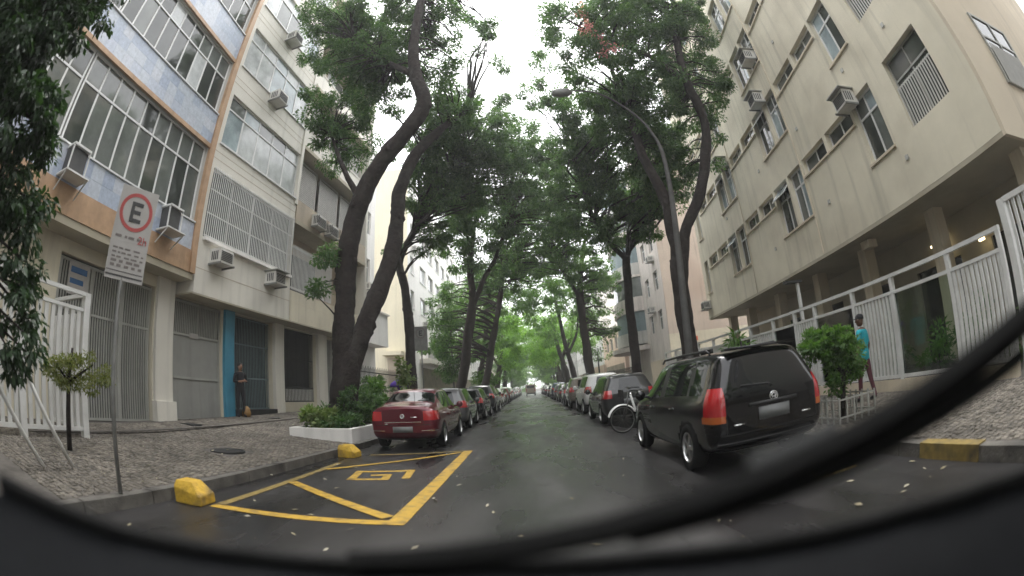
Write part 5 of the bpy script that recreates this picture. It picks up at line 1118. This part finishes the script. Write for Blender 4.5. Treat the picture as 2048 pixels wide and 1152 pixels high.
# ---- planter with plants
PT = thing('planter_box', 'low white masonry planter round the forked tree', 'planter', (-5.45, 12.1, 0))
hz = .50
def pw(x0, x1, y0, y1): bx('planter_wall', 'white_wall', PT, x0+5.45, x1+5.45, y0-12.1, y1-12.1, 0.05, hz)
pw(-6.05, -4.28, 10.15, 10.32); pw(-4.45, -4.28, 10.323, 14.6); pw(-6.05, -5.88, 10.323, 14.6); pw(-6.05, -4.28, 14.603, 14.75)
bx('soil', 'earth', PT, -5.88+5.45, -4.45+5.45, 10.32-12.1, 14.6-12.1, .3, hz-.06)
rr = random.Random(5)
for k in range(11):
    x, y = rr.uniform(-5.6, -4.6), rr.uniform(10.5, 11.4); h = rr.uniform(.25, .5); lf = 'leaf_var' if k < 6 else 'leaf_dark'
    if k < 6: x = rr.uniform(-5.85, -5.35)
    bush('planter_plant', ('cream variegated leafy plant in the white planter' if k < 6 else 'dark green low plant in the white planter'), (x, y, hz-.08), [(0, 0, h*.7, .26, .24, h*.55)], 200+k, .17 if k < 6 else .12, .16, 46, lf, [((0, 0, 0), (0, 0, h*.7), .012)], 'plant', 'plants in the white planter', .42, 0)
for k in range(8):
    x, y = rr.uniform(-5.8, -4.55), 12.9+k*.21; h = rr.uniform(.7, 1.3)
    bush('planter_shrub', f'{ORD[k]} dark shrub of the row behind the forked trunk in the planter', (x, y, hz-.08), [(0, 0, h*.6, .42, .42, h*.5)], 230+k, .14, .22, 60, 'leaf_dark', [((0, 0, 0), (0, 0, h*.6), .015)], 'shrub', 'shrubs behind the forked trunk', .4, .1)
bush('climbing_plant', 'ivy climbing the foot of the forked trunk', (-5.45, 12.2, .55), [(.45, -.42, .45, .3, .2, .5), (-.4, -.45, .3, .25, .2, .35), (.1, -.6, .25, .35, .15, .3)], 260, .10, .18, 70, 'leaf_dark', None, 'ivy')
# more shrubs past the planter, between the red saloon and the railing
for k in range(7):
    y = 15.6+k*1.0; x = -5.6+rr.uniform(-.5, .5); h = rr.uniform(1.0, 1.7)
    bush('garden_shrub', f"{'dark' if k % 3 else 'lighter'} leafy shrub before the black iron railing, {ORD[k]} past the planter", (x, y, lz(x, y)), [(0, 0, h*.65, .5, .5, h*.5)], 270+k, .15, .25, 60, 'leaf_dark' if k % 3 else 'leaf_mid', [((0, 0, 0), (0, 0, h*.6), .02)], 'shrub', 'shrubs before the iron railing')
bush('young_tree', 'pale leaved sapling standing behind the red saloon', (-4.55, 15.7, .15), [(0, 0, 1.75, .28, .28, .5), (.05, 0, 2.3, .18, .18, .3)], 290, .16, .2, 40, 'leaf_var', [((0, 0, 0), (0, 0, 2.3), .02)], 'sapling')
o = thing('tarpaulin', 'purple cloth bundle behind the red saloon', 'cloth', (-4.9, 16.5, lz(-4.9, 16.5)))
m = MB().lathe([(0, 1.66), (.12, 1.64), (.3, 1.52), (.36, 1.42), (.33, 1.38), (.05, 1.36), (.03, 0)], 14); part('cover', m, 'purple_cloth', o, True)
# potted tree at the white fence
PS = thing('small_tree', 'small olive leaved tree growing beside the white slatted fence', 'small tree', (-6.5, 3.75, lz(-6.5, 3.75)))
part('stem', MB().tube([(0, -.1, 0), (.02, -.08, .6), (-.02, -.02, 1.1), (.02, .02, 1.5)], [.05, .045, .035, .02], 8).tube([(-.02, -.02, 1.0), (.15, .4, 1.3)], [.025, .012], 6).tube([(0, 0, .95), (-.05, -.35, 1.3)], [.025, .012], 6), 'bark', PS, True)
V, _ = foliage([(.0, .1, 1.3, .4, .62, .30), (.0, .5, 1.15, .3, .35, .3), (0, -.35, 1.15, .3, .3, .25), (0, .1, 1.0, .3, .5, .2)], 300, .065, .16, 95, .4, .2); link('crown', quads_mesh('crown', V, 'leaf_olive'), PS)
# round bush with guard on the fence side
BS = bush('round_bush', 'clipped round green bush on the pavement beside the black estate car', (4.75, 5.75, .17), [(-.1, .05, 1.12, .56, .56, .34), (.0, .0, .72, .36, .36, .4), (-.3, .2, 1.2, .4, .4, .22), (.1, .1, 1.22, .35, .35, .2)], 310, .075, .15, 110, 'leaf_mid', [((0, 0, 0), (0, 0, .9), .05), ((.05, .03, .1), (.2, .1, .9), .03)], 'bush', None, .5, .1)
TG = thing('tree_guard', 'low grey metal guard round the stem of the clipped bush', 'tree guard', (4.75, 5.75, .16))
for (a, b) in (((-.4, -.4), (.4, -.4)), ((.4, -.4), (.4, .4)), ((.4, .4), (-.4, .4)), ((-.4, .4), (-.4, -.4))):
    for z in (.10, .36): part('rail', MB().bar((*a, z), (*b, z), .022), 'grey_metal', TG)
    for q in range(5): t_ = q/5; bx('bar', 'grey_metal', TG, a[0]+(b[0]-a[0])*t_-.012, a[0]+(b[0]-a[0])*t_+.012, a[1]+(b[1]-a[1])*t_-.012, a[1]+(b[1]-a[1])*t_+.012, 0, .40)
# plants behind the white fence
for k in range(14):
    y = 3.6+k*1.25; x = 7.7+rr.uniform(-.15, .5); h = rr.uniform(.7, 1.5)
    bush('garden_plant', f"{'dark' if k % 2 else 'mid green'} garden plant behind the white fence, {ORD[k]} from its corner gate", (x, y, .2), [(0, 0, h*.6, .5, .55, h*.5)], 320+k, .16, .26, 55, 'leaf_dark' if k % 2 else 'leaf_mid', [((0, 0, 0), (0, 0, h*.5), .02)], 'plant', 'plants behind the white fence', .35)
bush('fan_plant', 'spiky green plant rising over the roof of the black estate', (5.6, 11.0, .2), [(0, 0, 1.75, .5, .5, .35)], 350, .3, .3, 50, 'leaf_mid', [((0, 0, 0), (0, 0, 1.7), .05)], 'plant', None, .18)
bush('small_tree', 'small sparse tree beyond the dark railing on the fence side', (7.0, 46, .2), [(0, 0, 4.2, 1.6, 1.4, .9), (-.8, 0, 5.2, 1.0, 1, .6)], 351, .24, .5, 40, 'leaf_mid', [((0, 0, 0), (0, 0, 4.2), .1)], 'tree')

# ---------------------------------------------------------------- street furniture
# near parking sign
SG = thing('parking_sign', 'grey parking sign with a red ringed letter on a slim pole at the kerb', 'parking sign', (-4.24, 3.05, .15))
part('pole', MB().tube([(0, 0, 0), (-.02, .04, 1.2), (-.06, .11, 2.35), (-.12, .20, 3.3)], .028, 10), 'steel_grey', SG, True)
PLT = bpy.data.objects.new('plate', MB().box(-.26, .26, -.012, .0, -.54, .54).mesh('plate', 'sign_white')); COL.objects.link(PLT); PLT.parent = SG; PLT.location = (-.01, .13, 2.82); PLT.rotation_euler = (R(2), R(2), R(62))
rm = MB(); rm.lathe([(.185, 0), (.185, -.004), (.228, -.004), (.228, 0)], 40, 'y', (0, -.0125, .25)); part('red_ring', rm, 'sign_red', PLT)
part('letter', MB().box(-.075, -.03, -.018, -.013, .13, .37).box(-.03, .085, -.018, -.013, .325, .37).box(-.03, .065, -.018, -.013, .228, .272).box(-.03, .085, -.018, -.013, .13, .175), 'sign_black', PLT)
tl = MB(); rr = random.Random(2)
for (z, h, n_) in ((-.07, .03, 2), (-.20, .02, 4), (-.25, .02, 3), (-.30, .02, 4), (-.35, .03, 2), (-.40, .03, 3)):
    x = -.21
    while x < .19: w_ = rr.uniform(.03, .09); tl.box(x, min(x+w_, .22), -.015, -.013, z, z+h); x += w_+rr.uniform(.015, .045)
_sp = part('small_print', tl, 'sign_grey', PLT); _sp['kind'] = 'stuff'
fc = bpy.data.curves.new('hours', 'FONT'); fc.body = '2h'; fc.size = .13; fc.extrude = .002; fc.materials.append(MATS['sign_red']); fo = bpy.data.objects.new('tmp', fc); COL.objects.link(fo); _dg = bpy.context.evaluated_depsgraph_get(); _dg.update(); _fm = bpy.data.meshes.new_from_object(fo.evaluated_get(_dg)); bpy.data.objects.remove(fo); fo = bpy.data.objects.new('hours_lettering', _fm); COL.objects.link(fo); fo.parent = PLT; fo.location = (.10, -.016, -.10); fo.rotation_euler = (R(90), 0, 0)
part('black_stripe', MB().box(-.25, .25, -.015, -.013, -.505, -.485).box(-.25, .25, -.015, -.013, -.45, -.44), 'sign_black', PLT)
# second sign down the street
S2 = thing('parking_sign', 'small grey parking sign seen past the red saloon roof', 'parking sign', (-4.35, 18.2, .15))
part('pole', MB().tube([(0, 0, 0), (0, 0, 3.9)], .03, 8), 'steel_grey', S2, True)
P2 = part('plate', MB().box(-.28, .28, -.012, 0, -.5, .5), 'steel_grey', S2, loc=(0, -.035, 3.45)); rm = MB(); rm.lathe([(.17, 0), (.17, -.004), (.22, -.004), (.22, 0)], 30, 'y', (0, -.0125, .22)); part('ring', rm, 'sign_grey', P2)
part('letter', MB().box(-.07, -.03, -.018, -.013, .11, .33).box(-.03, .07, -.018, -.013, .29, .33).box(-.03, .05, -.018, -.013, .2, .24).box(-.03, .07, -.018, -.013, .11, .15), 'sign_black', P2)
# street lamp with curved arm
LP = thing('street_lamp', 'tall concrete street lamp with a curved arm reaching over the road', 'street lamp', (4.6, 12.6, .15))
P, Q = smooth_path([(.03, 0, 0), (.05, 0, 1.9), (.1, 0, 3.8), (.3, 0, 7.6), (.08, 0, 8.9), (-.5, 0, 9.8), (-1.5, 0, 10.6), (-2.4, 0, 10.75)], [.13, .12, .105, .075, .045, .035, .03, .028]); part('pole', MB().tube(P, Q, 14), 'concrete_pole', LP, True)
part('lamp_head', MB().lathe([(0, 0), (.10, .02), (.17, .25), (.16, .55), (.05, .7), (0, .7)], 14, 'x', (-3.1, 0, 10.68)), 'steel_grey', LP, True)
L2 = thing('street_lamp', 'slim street lamp with a short arm before the long white block', 'street lamp', (-5.6, 33, .2))
part('pole', MB().tube([(0, 0, 0), (0, 0, 8.0)], .07, 8), 'concrete_pole', L2, True); part('arm', MB().bar((0, 0, 7.9), (-1.6, 0, 8.0), .06), 'steel_grey', L2); part('lamp_head', MB().box(-2.0, -1.4, -.12, .12, 7.9, 8.05), 'steel_grey', L2)
# leaning white tubes by the fence
for q, (a, b) in enumerate((((-5.4, 3.05, .25), (-5.4, 2.2, 1.55)), ((-5.4, 2.55, .25), (-5.4, 1.7, 1.4)))):
    o = part('white_tube', MB().tube([Vector(a)-Vector(a), Vector(b)-Vector(a)], .03, 8), 'white_metal', None, True, a); tag(o, ('longer ' if q == 0 else 'lower ') + 'white tube leaning beneath the shadowy tree', 'tube', 'leaning white tubes')
# litter bag / brown bag by the person
o = part('carrier_bag', MB().lathe([(0, 0), (.14, .01), (.16, .14), (.12, .28), (.05, .36), (0, .36)], 12), 'ochre', None, True, B2.world(2.95, -.35, lz(-8.9, 12.4))); tag(o, 'small ochre bag on the pavement at the person in black', 'bag')

# ---------------------------------------------------------------- bicycle between the estate and the hatchback
BK = thing('bicycle', 'white and dark city bicycle standing between the black estate and the hatchback', 'bicycle', (2.12, 10.75, 0), R(8))
for x in (0, 1.05):
    wo = part('wheel', MB().tube([(.32*math.cos(q*math.pi/18), 0, .32*math.sin(q*math.pi/18)) for q in range(37)], .018, 6, False), 'rubber', BK, True, (x, 0, .34))
    part('rim', MB().tube([(.295*math.cos(q*math.pi/18), 0, .295*math.sin(q*math.pi/18)) for q in range(37)], .011, 6, False), 'steel_grey', wo, True)
    sp = MB()
    for q in range(14): sp.bar((0, 0, 0), (.29*math.cos(q*math.pi/7), 0, .29*math.sin(q*math.pi/7)), .004)
    part('spokes', sp, 'steel_grey', wo)
fg = MB()
def guard(x, a0, a1, nm):
    m = MB(); n = 12; vs = []
    for q in range(n+1):
        a = R(a0+(a1-a0)*q/n)
        for (dr, yy) in ((.0, -.05), (.03, -.025), (.03, .025), (.0, .05)): vs.append((x+(.35+dr)*math.cos(a), yy, .34+(.35+dr)*math.sin(a)))
    fs = [(q*4+j, q*4+j+1, q*4+j+5, q*4+j+4) for q in range(n) for j in range(3)]; m.add(vs, fs); part(nm, m, 'paint_white', BK, True)
guard(0, 25, 165, 'front_mudguard'); guard(1.05, 20, 190, 'rear_mudguard')
part('frame', MB().tube([(.24, 0, .92), (.34, 0, .55), (.62, 0, .36), (.80, 0, .85)], .03, 8).tube([(.62, 0, .36), (1.05, 0, .34)], .018, 7).tube([(.77, 0, .75), (1.05, 0, .34)], .015, 7), 'paint_white', BK, True)
part('fork', MB().tube([(.20, 0, 1.02), (.10, .06, .55), (0, .06, .34)], .016, 7).tube([(.20, 0, 1.02), (.10, -.06, .55), (0, -.06, .34)], .016, 7), 'paint_graphite', BK, True)
part('handlebar', MB().tube([(.36, -.30, 1.08), (.22, -.22, 1.10), (.20, 0, 1.06), (.22, .22, 1.10), (.36, .30, 1.08)], .014, 7), 'black_plastic', BK, True)
part('saddle', MB().lathe([(0, -.05), (.06, -.03), (.09, 0), (.05, .03), (0, .035)], 12, 'z', (.84, 0, .95)), 'black_plastic', BK, True); part('seat_post', MB().tube([(.80, 0, .8), (.83, 0, .93)], .014, 7), 'chrome', BK, True)
part('front_panel', MB().box(-.02, .02, -.13, .13, .86, 1.06), 'paint_graphite', BK)

# ---------------------------------------------------------------- people
def person(name, label, J, E, rad, zones, loc, rz, head, cap=None, hairm='hair', skin='skin_tone'):
    """one skinned body; zones: list of (test(point) -> material index)."""
    me = bpy.data.meshes.new('body'); keys = list(J); me.from_pydata([J[k] for k in keys], [(keys.index(a), keys.index(b)) for a, b in E], [])
    o = bpy.data.objects.new('tmp', me); COL.objects.link(o); o.modifiers.new('k', 'SKIN'); sv = me.skin_vertices[0].data
    for i, k in enumerate(keys): q = rad[k]; sv[i].radius = (q, q) if not isinstance(q, tuple) else q; sv[i].use_root = (k == 'pelvis')
    sb = o.modifiers.new('s', 'SUBSURF'); sb.levels = 2; sb.render_levels = 2
    dg = bpy.context.evaluated_depsgraph_get(); dg.update(); b = bpy.data.meshes.new_from_object(o.evaluated_get(dg)); bpy.data.objects.remove(o)
    b.materials.clear()
    for m_ in zones[0]: b.materials.append(MATS[m_])
    for p in b.polygons: p.material_index = zones[1](p.center); p.use_smooth = True
    t = link(name, b, None, loc, (0, 0, rz)); tag(t, label, 'person')
    # head: skull, nose, ears, hair
    h = Vector(head)
    hm = MB(); hm.lathe([(0, -.125), (.045, -.115), (.062, -.08), (.072, -.03), (.078, .02), (.074, .07), (.05, .108), (0, .12)], 16, 'z', h); hm.v = [(h.x+(v[0]-h.x), h.y+(v[1]-h.y)*1.2, v[2]) for v in hm.v]
    hd = part('head', hm, skin, t, True)
    part('nose', MB().tube([(h.x, h.y-.088, h.z+.02), (h.x, h.y-.112, h.z-.025), (h.x, h.y-.086, h.z-.035)], [.008, .014, .008], 6), skin, hd, True)
    for s in (-1, 1):
        part('ear', MB().tube([(h.x+s*.074, h.y, h.z+.03), (h.x+s*.086, h.y+.012, h.z+.005), (h.x+s*.074, h.y, h.z-.03)], [.008, .014, .008], 6), skin, hd, True)
        part('eye', MB().lathe([(0, -.008), (.009, -.003), (.009, .003), (0, .008)], 8, 'y', (h.x+s*.03, h.y-.084, h.z+.012)), 'hair', hd, True)
    part('mouth', MB().tube([(h.x-.022, h.y-.083, h.z-.062), (h.x, h.y-.088, h.z-.064), (h.x+.022, h.y-.083, h.z-.062)], .005, 5), 'cloth_maroon', hd)
    hr_ = MB(); hr_.lathe([(.082, .015), (.086, .05), (.080, .088), (.055, .122), (0, .136)], 16, 'z', h); hr_.v = [(h.x+(v[0]-h.x), h.y+.012+(v[1]-h.y)*1.2, v[2]) for v in hr_.v]
    part('cap' if cap else 'hair', hr_, cap or hairm, t, True)
    if cap: part('cap_peak', MB().box(h.x-.07, h.x+.07, h.y-.20, h.y-.085, h.z+.035, h.z+.045), cap, t)
    return t
def skeleton(H=1.72, step=0.0, armL=None, armR=None):
    k = H/1.72; J = dict(pelvis=(0, 0, .96*k), waist=(0, .0, 1.10*k), chest=(0, .0, 1.30*k), collar=(0, .0, 1.44*k), neck=(0, -.005, 1.52*k))
    for s, n_ in ((-1, 'l'), (1, 'r')):
        f = step*s
        J['hip'+n_] = (s*.09, 0, .92*k); J['knee'+n_] = (s*.10, -f*.5-.02, .50*k); J['ank'+n_] = (s*.10, -f*.9+.03, .09*k); J['toe'+n_] = (s*.115, -f*.9-.13, .04*k)
        J['sh'+n_] = (s*.18, 0, 1.41*k)
        A = (armL if n_ == 'l' else armR) or ((s*.24, .02, 1.14*k), (s*.25, -.06, .90*k))
        J['el'+n_], J['wr'+n_] = A
        w_, e_ = Vector(A[1]), Vector(A[0]); d = (w_-e_).normalized(); sd_ = d.cross(Vector((1, 0, 0))); sd_ = sd_.normalized() if sd_.length > .1 else Vector((0, 1, 0)); pal = w_+d*.075
        J['palm'+n_] = pal[:]
        for q in range(4): a = pal+sd_*(q-1.5)*.021+d*.02; J[f'f{q}{n_}'] = (a+d*(.035+.008*(1.5-abs(q-1.5)))+Vector((-s*.010, 0, 0)))[:]; J[f'g{q}{n_}'] = (a+d*.065+Vector((-s*.025, 0, 0)))[:]
        J['t0'+n_] = (w_+d*.035-sd_*.035)[:]; J['t1'+n_] = (w_+d*.07-sd_*.055+Vector((-s*.01, 0, 0)))[:]
    E = [('pelvis', 'waist'), ('waist', 'chest'), ('chest', 'collar'), ('collar', 'neck')]
    for n_ in 'lr':
        E += [('pelvis', 'hip'+n_), ('hip'+n_, 'knee'+n_), ('knee'+n_, 'ank'+n_), ('ank'+n_, 'toe'+n_), ('collar', 'sh'+n_), ('sh'+n_, 'el'+n_), ('el'+n_, 'wr'+n_), ('wr'+n_, 'palm'+n_), ('wr'+n_, 't0'+n_), ('t0'+n_, 't1'+n_)]
        for q in range(4): E += [('palm'+n_, f'f{q}{n_}'), (f'f{q}{n_}', f'g{q}{n_}')]
    rad = {}
    for j in J:
        b = j[:-1]; rad[j] = {'hip': .088, 'knee': .058, 'ank': .045, 'toe': .036, 'sh': .062, 'el': .042, 'wr': .029, 'palm': .03, 't0': .012, 't1': .009}.get(b, .009)
    rad.update(pelvis=(.15, .11), waist=(.14, .10), chest=(.165, .11), collar=(.11, .075), neck=.048)
    return J, E, rad
J, E, rad = skeleton(1.70, .05, ((-.25, -.02, 1.14), (-.10, -.22, 1.16)), ((.25, -.02, 1.14), (.10, -.24, 1.18)))
person('person', 'person in black clothes standing against the blue pillar', J, E, rad, (['cloth_black', 'skin_tone'], lambda c: 1 if (c.z > 1.47 or (c.y < -.19 and .9 < c.z < 1.4)) else 0), B2.world(2.75, -.42, lz(-8.9, 12.3)), R(60), (0, -.02, 1.635))
J, E, rad = skeleton(1.73, .16)
person('person', 'person in a turquoise shirt and maroon trousers walking behind the round bush', J, E, rad, (['cloth_teal', 'skin_dark', 'cloth_maroon', 'cloth_black'], lambda c: 3 if c.z < .10 else 2 if c.z < .86 and abs(c.x) < .215 else 1 if (c.z > 1.48 or (abs(c.x) > .20 and c.z < 1.20)) else 0), (6.05, 6.5, .185), R(200), (0, -.02, 1.665), cap='cloth_black', skin='skin_dark').scale = (.9, .9, .9)

# ---------------------------------------------------------------- thin volume, added to lift dark tones like a lens veil
hb_ = MB().box(-60, 60, -70, 200, -1.2, 26)
hz_ = part('added_haze', hb_, []); hz_['kind'] = 'stuff'; hz_['label'] = 'thin volume added to veil the street and lift dark tones'
hm_ = bpy.data.materials.new('added_haze'); hm_.use_nodes = True; _n = hm_.node_tree.nodes; _n.clear()
_o = _n.new('ShaderNodeOutputMaterial'); _v = _n.new('ShaderNodeVolumePrincipled'); _v.inputs['Density'].default_value = .0022; _v.inputs['Color'].default_value = (.92, .94, .95, 1); _v.inputs['Anisotropy'].default_value = .3
hm_.node_tree.links.new(_v.outputs[0], _o.inputs['Volume']); hz_.data.materials.append(hm_)
